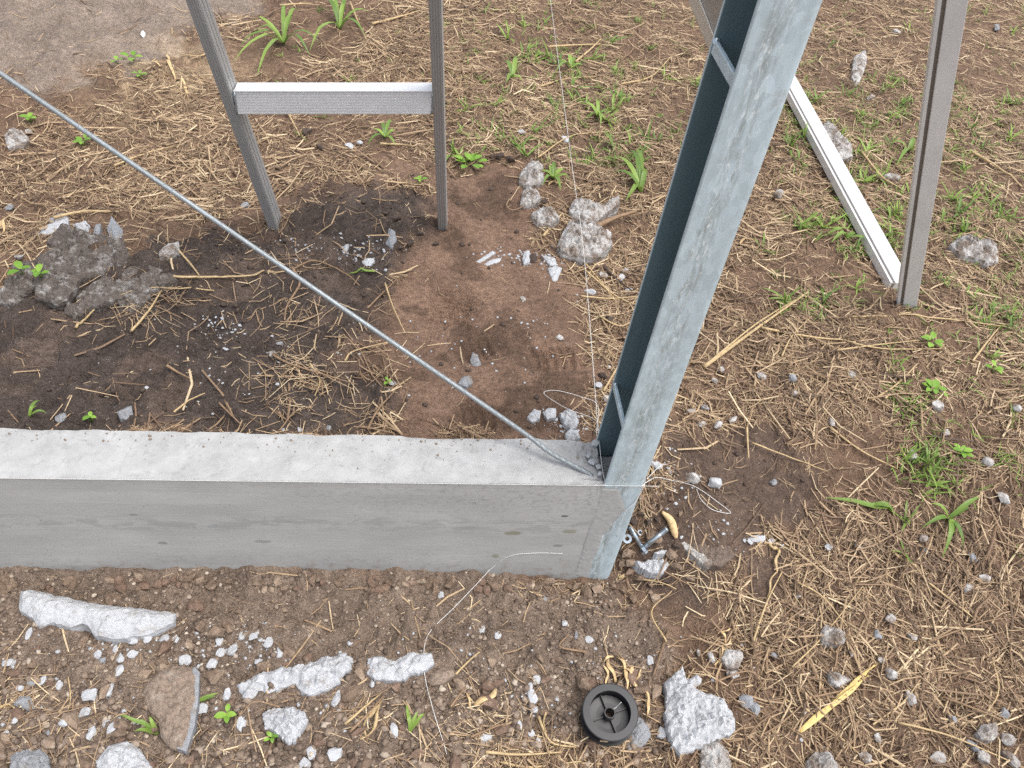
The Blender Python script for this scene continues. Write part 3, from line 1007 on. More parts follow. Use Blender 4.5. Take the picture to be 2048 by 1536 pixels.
CH = [
    ('concrete_slab', 'long white broken concrete slab with one straight edge, in front of the wall at left',
     [(44, 1186), (60, 1180), (170, 1195), (270, 1215), (352, 1230), (348, 1248), (320, 1258), (305, 1265), (280, 1268), (262, 1270), (252, 1277), (215, 1275),
      (190, 1272), (178, 1258), (165, 1252), (140, 1252), (105, 1242), (75, 1246), (62, 1232), (40, 1220), (36, 1208)], 0.034, M_white, 0.42),
    ('concrete_chunk', 'crescent shaped lumpy white concrete piece between the brown slab and the string curve',
     [(475, 1368), (510, 1350), (545, 1338), (570, 1330), (610, 1332), (650, 1318), (690, 1312), (705, 1320), (700, 1340), (685, 1350), (678, 1365), (660, 1375),
      (640, 1385), (612, 1388), (600, 1380), (590, 1366), (560, 1378), (535, 1382), (518, 1378), (505, 1392), (490, 1397), (483, 1385)], 0.022, M_white, 1.2),
    ('concrete_chunk', 'flat oblong white concrete lump crossed by the thin loose line',
     [(735, 1318), (755, 1312), (790, 1318), (820, 1308), (862, 1308), (868, 1330), (845, 1345), (820, 1350), (810, 1360), (780, 1362), (750, 1358), (735, 1345)], 0.018, M_white, 1.0),
    ('stone', 'smooth pale brown rounded stone just right of the thin loose line',
     [(862, 1345), (885, 1335), (906, 1340), (910, 1352), (890, 1366), (865, 1372), (855, 1362)], 0.016, M_brownslab, 0.4),
    ('concrete_chunk', 'round crumbly white concrete lump below the crescent shaped piece',
     [(525, 1428), (545, 1415), (585, 1415), (610, 1425), (616, 1442), (605, 1460), (595, 1470), (590, 1482), (575, 1486), (560, 1475), (545, 1460), (530, 1455)], 0.026, M_white, 1.3),
    ('concrete_slab', 'triangular soil brown slab with a clean grey cut edge along its right side',
     [(320, 1345), (350, 1335), (390, 1335), (397, 1345), (396, 1400), (388, 1460), (370, 1503), (340, 1497), (322, 1475), (318, 1440), (300, 1425), (290, 1405), (285, 1375)], 0.022, M_brownslab, 0.4),
    ('concrete_slab', 'smooth white concrete slab cut off by the bottom left of the photo',
     [(190, 1520), (215, 1490), (255, 1482), (280, 1500), (305, 1536), (318, 1565), (200, 1570)], 0.024, M_white, 0.6),
    ('concrete_chunk', 'grey crumbly concrete lump in the bottom left corner',
     [(20, 1510), (40, 1498), (75, 1496), (95, 1510), (98, 1536), (90, 1560), (20, 1560)], 0.024, M_grey, 1.2),
    ('concrete_slab', 'large white broken concrete block with lumpy top, right of the black spool',
     [(1328, 1368), (1362, 1342), (1375, 1355), (1395, 1350), (1405, 1362), (1392, 1375), (1420, 1385), (1445, 1395), (1465, 1420), (1470, 1440), (1472, 1460),
      (1455, 1472), (1430, 1480), (1400, 1495), (1362, 1508), (1345, 1490), (1335, 1460), (1330, 1430), (1332, 1400)], 0.030, M_white, 1.1),
    ('concrete_chunk', 'sandy grey concrete piece leaning below the large white block',
     [(1405, 1490), (1420, 1478), (1440, 1480), (1455, 1505), (1462, 1555), (1405, 1555), (1402, 1515)], 0.030, M_dirty, 0.8),
    ('concrete_chunk', 'pale grey flat piece half under the right side of the black spool',
     [(1255, 1500), (1268, 1440), (1278, 1436), (1295, 1455), (1300, 1475), (1285, 1495)], 0.014, M_grey, 0.8),
    ('concrete_chunk', 'jagged white concrete lump below the two bolts',
     [(1266, 1128), (1285, 1122), (1302, 1116), (1312, 1102), (1336, 1098), (1342, 1120), (1325, 1150), (1305, 1156), (1280, 1145)], 0.024, M_white, 1.2),
    ('concrete_chunk', 'small square white concrete piece between the bolts and the jagged lump',
     [(1308, 1108), (1325, 1094), (1337, 1094), (1330, 1106), (1312, 1114)], 0.030, M_white, 0.6),
    ('stone_slab', 'flat soil covered stone slab with pale broken edge beside the dry brown pod',
     [(1362, 1075), (1370, 1060), (1400, 1040), (1460, 1060), (1470, 1110), (1440, 1140), (1412, 1140), (1390, 1118), (1375, 1098)], 0.011, M_soilslab, 0.9),
    ('stone', 'pale pitted round stone uppermost of the row at the edge of the bare dirt',
     [(1040, 345), (1060, 328), (1085, 335), (1088, 355), (1075, 368), (1050, 368), (1040, 360)], 0.035, M_dirty, 1.0),
    ('stone', 'angular pale stone with a brown hollow, second from the top at the dirt edge',
     [(1045, 385), (1055, 372), (1078, 380), (1082, 402), (1070, 408), (1040, 410)], 0.028, M_dirty, 1.0),
    ('stone', 'white lumpy stone left of the wide white topped block, at the dirt edge',
     [(1063, 425), (1075, 415), (1105, 415), (1118, 430), (1118, 440), (1100, 450), (1075, 445)], 0.034, M_dirty, 1.1),
    ('concrete_chunk', 'wide hollow topped white block beneath the large green grass blade',
     [(1138, 420), (1148, 398), (1180, 405), (1205, 412), (1220, 405), (1237, 398), (1238, 418), (1210, 425), (1195, 440), (1165, 445), (1145, 435)], 0.040, M_dirty, 0.9),
    ('concrete_chunk', 'largest pitted grey white boulder under the upright string',
     [(1115, 485), (1128, 460), (1140, 440), (1155, 450), (1190, 455), (1220, 470), (1224, 490), (1212, 508), (1185, 517), (1150, 512), (1125, 500)], 0.050, M_dirty, 1.2),
    ('concrete_chunk', 'white flake at the dirt edge, directly above another white flake',
     [(1085, 510), (1092, 505), (1110, 518), (1116, 530), (1100, 530)], 0.012, M_white, 0.8),
    ('concrete_chunk', 'white flake pointing down, lower of two touching flakes at the dirt edge',
     [(1096, 536), (1110, 531), (1124, 536), (1116, 556), (1108, 561)], 0.012, M_white, 0.8),
    ('concrete_chunk', 'small upright rectangular white chip beside the dark clods on smooth dirt',
     [(1045, 517), (1048, 502), (1059, 502), (1060, 522), (1048, 527)], 0.016, M_white, 0.5),
    ('concrete_chunk', 'long thin white sliver on the smooth brown dirt',
     [(952, 520), (985, 503), (992, 506), (960, 524)], 0.007, M_white, 0.5),
    ('concrete_chunk', 'flat white chip beside the long thin sliver',
     [(966, 526), (985, 518), (1003, 516), (998, 523), (975, 529)], 0.006, M_white, 0.7),
    ('stone', 'long pitted grey stone right of the bright aluminium bar',
     [(1640, 255), (1655, 245), (1690, 270), (1705, 290), (1710, 312), (1690, 315), (1665, 310), (1650, 285)], 0.045, M_dirty, 1.0),
    ('stone', 'tall narrow pale stone in the grass right of the post top',
     [(1703, 155), (1710, 110), (1730, 103), (1735, 120), (1725, 150), (1715, 165)], 0.03, M_dirty, 0.8),
    ('stone', 'grey white stone right of the foot of the right ladder leg',
     [(1900, 490), (1920, 475), (1955, 475), (1990, 495), (1998, 520), (1975, 527), (1945, 515), (1920, 510)], 0.045, M_dirty, 1.1),
    ('concrete_slab', 'dark soil caked concrete slab, larger upper one of the rubble at left',
     [(75, 515), (100, 490), (140, 475), (200, 470), (235, 490), (228, 525), (190, 540), (160, 560), (145, 590), (120, 605), (80, 590), (75, 560)], 0.028, M_caked, 1.05),
    ('concrete_slab', 'brown caked concrete slab right of the crack in the rubble at left',
     [(160, 585), (200, 548), (240, 527), (300, 520), (338, 540), (335, 565), (300, 580), (240, 592), (200, 612), (165, 612)], 0.024, M_caked, 1.05),
    ('concrete_chunk', 'dark caked lump under the seedling at the left edge of the photo',
     [(8, 558), (30, 545), (60, 545), (72, 570), (40, 582), (15, 580)], 0.026, M_caked, 1.0),
    ('concrete_chunk', 'long thin white chip on top of the caked rubble at left',
     [(70, 462), (100, 455), (140, 447), (138, 458), (105, 466), (78, 469)], 0.012, M_white, 0.6),
    ('concrete_chunk', 'short white chip second along the top of the caked rubble',
     [(150, 455), (172, 446), (180, 450), (176, 460), (156, 464)], 0.014, M_white, 0.6),
    ('concrete_chunk', 'upright grey white chip third along the top of the caked rubble',
     [(184, 470), (193, 457), (204, 456), (198, 474), (190, 477)], 0.018, M_grey, 0.6),
    ('concrete_chunk', 'pale flaky chip at the right end of the caked rubble top',
     [(214, 458), (228, 452), (244, 456), (243, 474), (228, 480), (218, 470)], 0.014, M_grey, 0.8),
    ('concrete_chunk', 'grey arched chip above the long thin white chip at left',
     [(98, 440), (115, 428), (138, 426), (135, 434), (115, 440), (102, 446)], 0.014, M_grey, 0.6),
    ('stone', 'small cube like pale stone right of the caked rubble',
     [(315, 495), (335, 484), (358, 487), (358, 500), (335, 515), (318, 508)], 0.030, M_dirty, 0.7),
    ('stone', 'rough grey stone at the left edge above the cable shadow side',
     [(10, 275), (25, 262), (45, 268), (60, 278), (30, 290), (12, 288)], 0.030, M_dirty, 1.1),
    ('concrete_chunk', 'leftmost white lump behind the wall near the steel post',
     [(1055, 832), (1068, 818), (1082, 820), (1080, 836), (1065, 842)], 0.018, M_white, 1.0),
    ('concrete_chunk', 'middle white lump behind the wall near the steel post',
     [(1086, 822), (1098, 815), (1112, 820), (1112, 834), (1096, 838)], 0.018, M_white, 1.0),
    ('concrete_chunk', 'largest crumbly white lump behind the wall near the steel post',
     [(1120, 828), (1135, 818), (1152, 824), (1159, 845), (1145, 858), (1130, 850)], 0.022, M_white, 1.2),
    ('concrete_chunk', 'white lump touching the back edge of the wall by the post',
     [(1130, 866), (1140, 856), (1154, 860), (1160, 876), (1135, 880)], 0.022, M_white, 1.0),
    ('concrete_chunk', 'pale angular chip on brown dirt above the middle of the cable',
     [(940, 720), (945, 709), (955, 711), (963, 725), (950, 731)], 0.014, M_grey, 0.7),
    ('concrete_chunk', 'flaky grey chip touching the cable from behind on brown dirt',
     [(916, 766), (925, 754), (942, 752), (946, 765), (932, 774)], 0.014, M_grey, 0.9),
    ('concrete_chunk', 'pale upright chip on the black spoil heap',
     [(772, 486), (778, 469), (790, 470), (793, 484), (784, 497)], 0.014, M_grey, 0.7),
    ('concrete_chunk', 'bright white oval chip on the black spoil heap beside the cable',
     [(683, 497), (690, 487), (698, 488), (696, 500), (688, 506)], 0.010, M_white, 0.6),
    ('concrete_chunk', 'ragged white flake on the black spoil heap, lowest of its chips',
     [(724, 524), (732, 516), (747, 518), (749, 524), (736, 530)], 0.008, M_white, 1.0),
    ('concrete_chunk', 'broken concrete crumb on the wall end beside the post',
     [(1172, 925), (1190, 915), (1200, 922), (1196, 934), (1178, 936)], 0.012, M_grey, 1.0),
    ('concrete_chunk', 'pointed grey chip against the back edge of the wall at left',
     [(236, 832), (248, 820), (262, 808), (264, 824), (252, 834), (240, 838)], 0.016, M_grey, 0.6),
    ('concrete_chunk', 'white square chip beside the green sprout behind the wall at left',
     [(108, 832), (114, 824), (130, 824), (133, 832), (122, 840), (110, 840)], 0.014, M_grey, 0.6),
    ('concrete_chunk', 'brown grey flat triangle of concrete at lower left among white pebbles',
     [(27, 1412), (38, 1392), (58, 1392), (70, 1414), (60, 1420)], 0.012, M_grey, 0.5),
    ('stone', 'dirty white rounded stone in straw right of the white block',
     [(1642, 1262), (1655, 1245), (1682, 1250), (1695, 1262), (1690, 1285), (1665, 1292), (1645, 1282)], 0.034, M_dirty, 1.1),
    ('stone', 'white wedge stone touching the yellow straw blade',
     [(1657, 1350), (1660, 1340), (1682, 1344), (1702, 1360), (1680, 1372), (1660, 1368)], 0.026, M_dirty, 0.7),
    ('stone', 'bright pale stone at the lower right edge of the photo',
     [(1955, 1465), (1968, 1447), (1998, 1442), (2005, 1462), (1985, 1482), (1962, 1478)], 0.034, M_dirty, 0.9),
    ('concrete_chunk', 'half white half brown lump above the white block',
     [(1442, 1318), (1452, 1300), (1478, 1300), (1487, 1315), (1478, 1335), (1455, 1338)], 0.026, M_dirty, 0.9),
    ('stone', 'grey granular stone at the bottom edge right of the white block',
     [(1615, 1520), (1630, 1505), (1660, 1505), (1680, 1530), (1690, 1560), (1620, 1560)], 0.03, M_dirty, 1.0),
]
for name, label, poly, h, mat, rg in CH:
    if 'wall end beside the post' in label:
        continue
    chunk(name, label, 'stone' if name.startswith('stone') else 'concrete piece', poly, h, mat, rg, edge=0.42 if mat is M_caked else 0.5)


ce = chunk('cut_edge', None, None, [(390, 1334), (399, 1345), (399, 1400), (392, 1460), (374, 1506), (354, 1500), (370, 1458), (380, 1400), (380, 1345)], 0.021, M_grey, 0.15, edge=0.85)
tri = next(o for o in col.objects if 'triangular soil brown' in o.get('label', ''))
ce.parent = tri; ce.location = Vector(ce.location) - Vector(tri.location)
ce['label'] = 'clean grey cut edge'
be = chunk('broken_edge', None, None, [(1360, 1058), (1371, 1062), (1380, 1082), (1392, 1100), (1404, 1114), (1420, 1136), (1409, 1143), (1392, 1126), (1376, 1104), (1366, 1082)], 0.017, M_dirty, 1.0, edge=0.6)
ssl = next(o for o in col.objects if o.get('label', '').startswith('flat soil covered'))
be.parent = ssl; be.location = Vector(be.location) - Vector(ssl.location)
be['label'] = 'pale broken edge'
for i, (poly, h) in enumerate([([(20, 520), (50, 508), (75, 515), (70, 540), (35, 545)], 0.03), ([(95, 480), (130, 462), (185, 468), (170, 482), (110, 492)], 0.034), ([(130, 600), (165, 596), (182, 620), (150, 632), (128, 618)], 0.024),
                               ([(205, 480), (245, 480), (255, 505), (232, 520)], 0.026), ([(235, 600), (285, 586), (300, 600), (262, 618)], 0.02), ([(0, 575), (15, 570), (40, 588), (20, 605), (-10, 600)], 0.024), ([(300, 545), (345, 540), (352, 560), (320, 575)], 0.022)]):
    chunk('concrete_chunk', 'dark soil caked concrete lump ' + ('in front of the seedling at the left edge', 'behind the larger caked slab', 'in front of the larger caked slab', 'at the right shoulder of the larger caked slab',
          'in front of the brown caked slab', 'at the very left edge by the rubble', 'at the right tip of the brown caked slab')[i], 'concrete piece', poly, h, M_caked, 1.1, edge=0.4)


# clean grey cut edge of the triangular slab comes from its side; crumbs lying on the wall end
def faceted(seed, sub=2, planes=9, lump=0.12):
    r = random.Random(seed)
    bm = bmesh.new()
    bmesh.ops.create_icosphere(bm, subdivisions=sub, radius=1)
    pl = []
    for _ in range(planes):
        n = Vector((r.gauss(0, 1), r.gauss(0, 1), r.gauss(0, 0.8))).normalized()
        pl.append((n, r.uniform(0.34, 0.80)))
    for v in bm.verts:
        p = v.co.copy()
        for n, d in pl:
            k = p.dot(n) - d
            if k > 0: p -= n * k
        p *= 1 + lump * mnoise.noise(p * 2.3 + Vector((seed, 0, 0)))
        v.co = p
    V = [tuple(v.co) for v in bm.verts]
    F = [tuple(v.index for v in f.verts) for f in bm.faces]
    bm.free()
    return np.array(V), np.array(F)


ROCK = [faceted(100 + i, 1 if i < 8 else 2, 8, 0.12 if i < 8 else 0.2) for i in range(16)]
ROCK_ME = {}


def rock_mesh(i, mat, smooth=False):
    key = (i, mat.name)
    if key not in ROCK_ME:
        me = bpy.data.meshes.new('rock')
        me.from_pydata([tuple(v) for v in ROCK[i][0]], [], [tuple(int(q) for q in f) for f in ROCK[i][1]])
        me.materials.append(mat)
        ROCK_ME[key] = me
    return ROCK_ME[key]


def put_rock(name, px, py, r_px, mat, label, cat, group=None, asp=None, flat=0.65, rot=None, i=None, big=True, loc=None, size=None):
    if loc is None:
        p = G(px, py)
        d = (ROT.T @ (np.array(p) - CAM))[2]
        r = r_px * d / FOC
    else:
        p = Vector(loc); r = size
    i = random.randrange(8, 16) if i is None and big else (random.randrange(0, 8) if i is None else i)
    o = bpy.data.objects.new(name, rock_mesh(i, mat))
    asp = random.uniform(0.75, 1.3) if asp is None else asp
    o.scale = (r * 1.15 * asp, r * 1.15 / asp, r * flat * 1.1)
    o.rotation_euler = (random.uniform(-.25, .25), random.uniform(-.25, .25), random.uniform(0, 6.28) if rot is None else rot)
    o.location = (p.x, p.y, p.z + r * flat * 0.55 + 0.004 * float(lookup(ZN['straw'], p.x, p.y)))
    col.objects.link(o)
    tag(o, label, cat, group)
    return o


# crumbs of broken concrete lying on the wall end
for (px, py, r) in ((1186, 925, 9), (1196, 935, 7), (1178, 912, 7), (1199, 948, 6), (1190, 890, 9)):
    p = onz(px, py, 0.0)
    put_rock('concrete_crumb', 0, 0, 0, M_white, 'broken concrete crumb resting on the crumbled wall end beside the post', 'concrete piece',
             'crumbs on the wall end', loc=(p[0], p[1], -0.004), size=r * 1.58 / FOC)

WHITE_PX = [(60, 1268, 9, .5), (198, 1310, 9, 1), (206, 1322, 7, 1), (232, 1298, 9, 1), (242, 1316, 10, .8), (264, 1311, 10, 1.3), (238, 1342, 10, .7), (118, 1373, 9, .7), (87, 1362, 9, .8), (64, 1367, 8, 1.2),
            (43, 1375, 8, 1), (221, 1379, 13, .6), (181, 1392, 15, 1), (172, 1428, 13, 1), (132, 1441, 15, 1.2), (213, 1450, 12, 1.3), (227, 1459, 12, .8), (181, 1469, 12, .6), (20, 1328, 12, 1.2),
            (374, 1323, 13, 1.3), (267, 1280, 11, 1.2), (294, 1278, 9, 1), (327, 1277, 11, 1.2), (354, 1278, 9, .8), (483, 1273, 9, 1), (508, 1276, 10, 1), (537, 1286, 13, 1), (558, 1306, 10, .7),
            (440, 1286, 9, .7), (441, 1308, 10, 1.2), (465, 1301, 14, 1), (519, 1326, 9, 1), (425, 1331, 12, .8), (454, 1389, 12, .8), (406, 1421, 13, .8), (482, 1453, 13, .6), (671, 1399, 13, .5),
            (744, 1366, 8, .6), (671, 1512, 16, .9), (621, 1507, 12, .8), (606, 1532, 15, 1.3), (787, 1462, 11, .6), (882, 1192, 8, .7), (964, 1262, 9, .5), (994, 1271, 8, 1), (1152, 1271, 7, .6),
            (1179, 1280, 9, 1.1), (1128, 1247, 7, 1), (1088, 1199, 6, 1.2), (1073, 1363, 11, .8), (1066, 1394, 12, .7), (984, 1411, 9, .5), (1039, 1452, 9, .8), (972, 1478, 11, 1.3), (1063, 1467, 8, 1),
            (1056, 1484, 7, 1), (1300, 1324, 10, .5), (1323, 1467, 15, 1), (1060, 1378, 9, .5), (1068, 1420, 9, 1.5), (1075, 1485, 7, .8), (735, 1440, 8, .7), (30, 1440, 9, 1), (95, 1470, 8, 1), (12, 1470, 8, 1)]
for (x, y, r, a) in WHITE_PX:
    zone = 'left' if x < 600 else 'right'
    sh = 'larger' if r >= 13 else 'small' if r >= 10 else 'tiny'
    if x < 100: wh = 'near the left edge of the gravelly ground'
    elif x < 255: wh = 'left of the triangular brown slab' if y > 1350 else 'right below the long white slab'
    elif x < 400: wh = 'under the right end of the long white slab'
    elif x < 600: wh = 'above the crescent shaped piece' if y < 1345 else 'left of the round crumbly lump'
    elif x < 800: wh = 'below the crescent shaped and oblong pieces'
    else: wh = 'on bare soil between wall and spool' if y < 1340 else 'left of the black spool' if x < 1120 else 'right of the black spool'
    lab = f'{sh} white concrete fragment {wh}'
    put_rock('concrete_fragment', x, y, r, M_white if r > 8 else random.choice([M_white, M_grey]), lab, 'concrete piece',
             'white fragments in front of the wall, ' + zone, asp=a ** 0.5, rot=random.uniform(-0.3, 0.3), flat=0.5)

RIGHT_PX = [(1520, 757, 10), (1440, 745, 9), (1427, 768, 8), (1582, 762, 9), (1585, 790, 10), (1700, 755, 9), (1408, 820, 9), (1380, 828, 9), (1400, 850, 9), (1435, 853, 9), (1465, 843, 9), (1545, 965, 8),
            (1660, 850, 9), (1870, 818, 14), (1890, 870, 9), (1970, 930, 12), (1820, 915, 12), (2000, 1000, 12), (1780, 360, 13), (1555, 395, 11), (1760, 1325, 9), (1778, 1350, 13), (1845, 1080, 9), (1845, 1105, 10),
            (1940, 1120, 10), (1965, 1160, 10), (1930, 1180, 10), (1465, 1352, 13), (1870, 1522, 17), (1725, 1518, 13), (1960, 1520, 15), (2015, 1520, 15), (1940, 1495, 11), (2012, 1482, 15), (2002, 1430, 11),
            (1815, 1400, 14), (1490, 1405, 15), (1775, 1242, 12), (1820, 1280, 10), (1752, 1272, 10), (1505, 1420, 13), (1900, 1440, 9), (1750, 1480, 10), (2030, 820, 9), (1990, 60, 8), (1790, 70, 8), (1740, 200, 9),
            (1420, 1320, 9), (1395, 1310, 7), (1700, 1310, 7), (1545, 1315, 7)]
for (x, y, r) in RIGHT_PX:
    lab, grp = (('grey white pebble in the straw near the lower right corner', 'pebbles in the lower right straw') if y > 1040 else
                ('grey white pebble among straw right of the steel post', 'pebbles right of the steel post'))
    if y < 450: lab, grp = 'grey white pebble in the grass around the right ladder frame', 'pebbles around the right ladder'
    wh = ('in the bottom right corner' if y > 1420 and x > 1690 else 'right of the large white block' if x < 1560 and y > 1280 else 'beside the yellow straw blade' if y > 1220 and x < 1840 else
          'at the right edge below the bent weed' if y > 1040 else 'close to the post on the straw' if x < 1480 and y > 600 else 'between post and right edge on the straw' if x < 1760 and y > 600 else
          'at the right edge among weeds' if y > 600 else 'in the grass around the right ladder frame')
    lab = ('large' if r >= 13 else 'mid sized' if r >= 10 else 'small') + ' grey white pebble ' + wh
    put_rock('pebble', x, y, r, random.choice([M_dirty, M_dirty, M_grey]), lab, 'pebble', grp, flat=0.75)
put_rock('stone', 1380, 958, 14, M_dirty, 'hollow brownish stone left of the white one on bare dark soil', 'stone', flat=0.8)
put_rock('stone', 1428, 970, 13, M_white, 'single bright white stone on bare dark soil right of the post', 'stone', flat=0.8)
put_rock('stone', 1309, 938, 13, M_white, 'white stone tucked against the right side of the steel post', 'stone', flat=0.8)
put_rock('stone', 1308, 1080, 17, M_clod, 'reddish brown clod between the two bolts', 'stone', flat=0.7)
for (x, y, r) in ((1500, 1083, 8), (1516, 1080, 12), (1540, 1084, 8), (1563, 1092, 6), (1596, 1192, 9), (1655, 1098, 9), (1718, 1096, 8)):
    put_rock('white_shard', x, y, r, M_white, 'flat bright white shard on the dark litter right of the soil slab', 'shard', 'white shards on dark litter', flat=0.25)
put_rock('plastic_chip', 286, 72, 7, M_string, 'tiny bright white chip on the grey mud at top left', 'chip', asp=0.7, rot=0.2)
put_rock('white_tag', 1280, 1001, 5, M_string, 'tiny round white bead beside the post at string height', 'bead', i=9, asp=0.8)

BACK_PX = [(40, 520, 9), (85, 545, 8), (545, 710, 9), (627, 740, 11), (600, 862, 7), (655, 858, 8), (490, 415, 9), (280, 120, 0), (785, 770, 8), (1180, 585, 9), (1205, 555, 9), (1255, 585, 9), (1250, 545, 8), (1240, 560, 8),
           (1120, 678, 8), (1045, 600, 7), (1195, 775, 8), (905, 340, 0), (1210, 800, 8), (150, 835, 0), (560, 690, 7), (560, 588, 6), (700, 300, 10), (720, 290, 8), (1040, 268, 7), (1130, 285, 9), (60, 270, 8), (20, 420, 8), (315, 210, 0)]
for (x, y, r) in BACK_PX:
    if r:
        put_rock('concrete_fragment', x, y, r, random.choice([M_white, M_dirty, M_grey]), 'small pale concrete fragment on the ground behind the wall', 'concrete piece', 'pale fragments behind the wall', flat=0.6)

# brown clods: individuals nearest the viewer, the fine rest joined below
n_clod = 0


def clod(x, y, r, lab, grp, mat=None):
    global n_clod
    if any(in_poly(np.array([x]), np.array([y]), w_)[0] or np.hypot(w_[:, 0] - x, w_[:, 1] - y).min() < r * 0.8 for w_ in CH_W):
        return
    mat = mat or random.choice([M_clod, M_clod, M_clod_tan, M_clod_red])
    cname = {'soil_clod': 'brown', 'tan_clod': 'pale tan', 'reddish_clod': 'reddish brown'}[mat.name]
    size_ = 'large' if r > 0.0165 else ('small' if r < 0.0105 else 'mid sized')
    px, py = proj((x, y, float(HF(x, y))))
    if 'foot' in lab:
        where = 'at the wall foot ' + ('above the long white slab' if px < 360 else 'along its middle' if px < 900 else 'close to the steel post')
    elif px < 400:
        where = 'around the triangular slab' if py < 1400 else 'below the triangular slab at lower left'
    elif px < 720: where = 'above the crescent shaped white piece' if py < 1350 else 'below the crescent shaped white piece'
    elif px < 1120: where = 'between the wall and the thin loose line' if py < 1320 else 'left of the black spool'
    else: where = 'around the black spool and the post foot'
    lab = f'{size_} {cname} soil clod {where}'
    put_rock('soil_clod', 0, 0, 0, mat, lab, 'soil clod', grp, loc=(x, y, float(HF(x, y)) - r * 0.2), size=r, flat=0.75, big=False)
    n_clod += 1


for _ in range(80):                       # rolled down against the foot of the wall
    x = random.uniform(-1.15, 0.06)
    r = random.uniform(0.006, 0.016)
    clod(x, -0.004 - r - abs(random.gauss(0, 0.014)), r, 'brown soil clod rolled against the foot of the concrete wall', 'clods along the foot of the wall')
for _ in range(190):
    px, py = random.uniform(-60, 1330), 1165 + 390 * random.random() ** 0.75
    if 560 < px < 1150 and py < 1300 and random.random() < 0.75: continue
    p = G(px, py)
    clod(p.x, p.y, random.uniform(0.006, 0.017) if random.random() < 0.85 else random.uniform(0.017, 0.028),
         'brown soil clod on the gravelly ground in front of the wall', 'clods on the gravelly ground')
for (px, py, r) in ((1262, 1045, 12), (1280, 1030, 10), (1300, 1020, 11), (1318, 1015, 9), (1295, 1048, 13), (1312, 1040, 9), (1252, 1110, 15), (1246, 1130, 12), (1262, 1128, 16), (1256, 1148, 14), (1280, 1160, 13), (1300, 1170, 10), (1345, 1112, 14), (1350, 1135, 12),
                    (1330, 1165, 11), (1288, 1145, 9), (1238, 1100, 8), (1350, 1095, 10), (1340, 1000, 8), (1360, 1030, 8), (1225, 1175, 11), (1245, 1185, 9), (1380, 1160, 9)):
    put_rock('soil_clod', px, py, r, random.choice([M_clod, M_darkclod, M_clod_red, M_clod]), 'rounded brown soil clod in the hollow around the bolts and post foot', 'soil clod', 'clods around the bolts', flat=0.8, big=False)
for (px, py, r) in ((1335, 1334, 19), (765, 1385, 0), (660, 1380, 17), (240, 1345, 0), (455, 1255, 22), (390, 1215, 24), (700, 1390, 26), (1220, 1210, 13), (1265, 1200, 19), (290, 1355, 22), (330, 1300, 24), (380, 1290, 16), (425, 1350, 22), (450, 1430, 18)):
    if r:
        p = G(px, py)
        clod(p.x, p.y, r * 1.32 / FOC, 'brown soil clod on the gravelly ground in front of the wall', 'clods on the gravelly ground')
for (px, py, r) in ((1000, 318, 12), (1020, 325, 10), (985, 318, 9), (1065, 520, 13), (1050, 300, 0), (820, 490, 10), (840, 470, 9), (1215, 645, 12), (1205, 755, 11), (870, 490, 9), (800, 500, 8), (795, 440, 9), (770, 430, 8), (640, 300, 10), (615, 270, 12), (1088, 408, 9), (1075, 405, 8), (1128, 470, 9)):
    if r:
        put_rock('soil_clod', px, py, r, M_darkclod, 'dark soil clod on the fill behind the wall', 'soil clod', 'dark clods behind the wall', flat=0.8, big=False)


# ------------------------------------------------------------------ fine gravel and crumbs (uncountable)
def scatter(name, x, y, r, mat, tone=None, flat=0.7, sink=0.25):
    n = len(x)
    bm = bmesh.new(); bmesh.ops.create_icosphere(bm, subdivisions=1, radius=1)
    bv = np.array([v.co[:] for v in bm.verts]); bf = np.array([[v.index for v in f.verts] for f in bm.faces]); bm.free()
    var = [bv * (1 + rng.uniform(-0.38, 0.22, (len(bv), 1))) for _ in range(24)]
    pick = rng.integers(0, 24, n)
    P = np.stack(var)[pick]
    sc = np.stack([rng.uniform(0.75, 1.35, n), rng.uniform(0.75, 1.35, n), flat * rng.uniform(0.7, 1.2, n)], 1)
    P = P * (sc * r[:, None])[:, None, :]
    a = rng.uniform(0, 2 * np.pi, n); ca, sa = np.cos(a)[:, None], np.sin(a)[:, None]
    X = P[..., 0] * ca - P[..., 1] * sa; Y = P[..., 0] * sa + P[..., 1] * ca
    z = lookup(GZ, x, y) + r * sink
    P = np.stack([X + x[:, None], Y + y[:, None], P[..., 2] + z[:, None]], -1).reshape(-1, 3)
    Fm = (bf[None] + (np.arange(n) * len(bv))[:, None, None]).reshape(-1, 3)
    return fast_mesh(name, P, Fm, mat, None if tone is None else {'tone': np.repeat(tone, len(bv))})


def sample(n, x0, x1, y0, y1, dens):
    x = rng.uniform(x0, x1, n); y = rng.uniform(y0, y1, n)
    d = dens(x, y)
    k = rng.random(n) < d
    # nothing grows or lies inside the wall or the post
    k &= ~((x < PW + 0.004) & (y > -0.002) & (y < 0.118))
    return x[k], y[k]


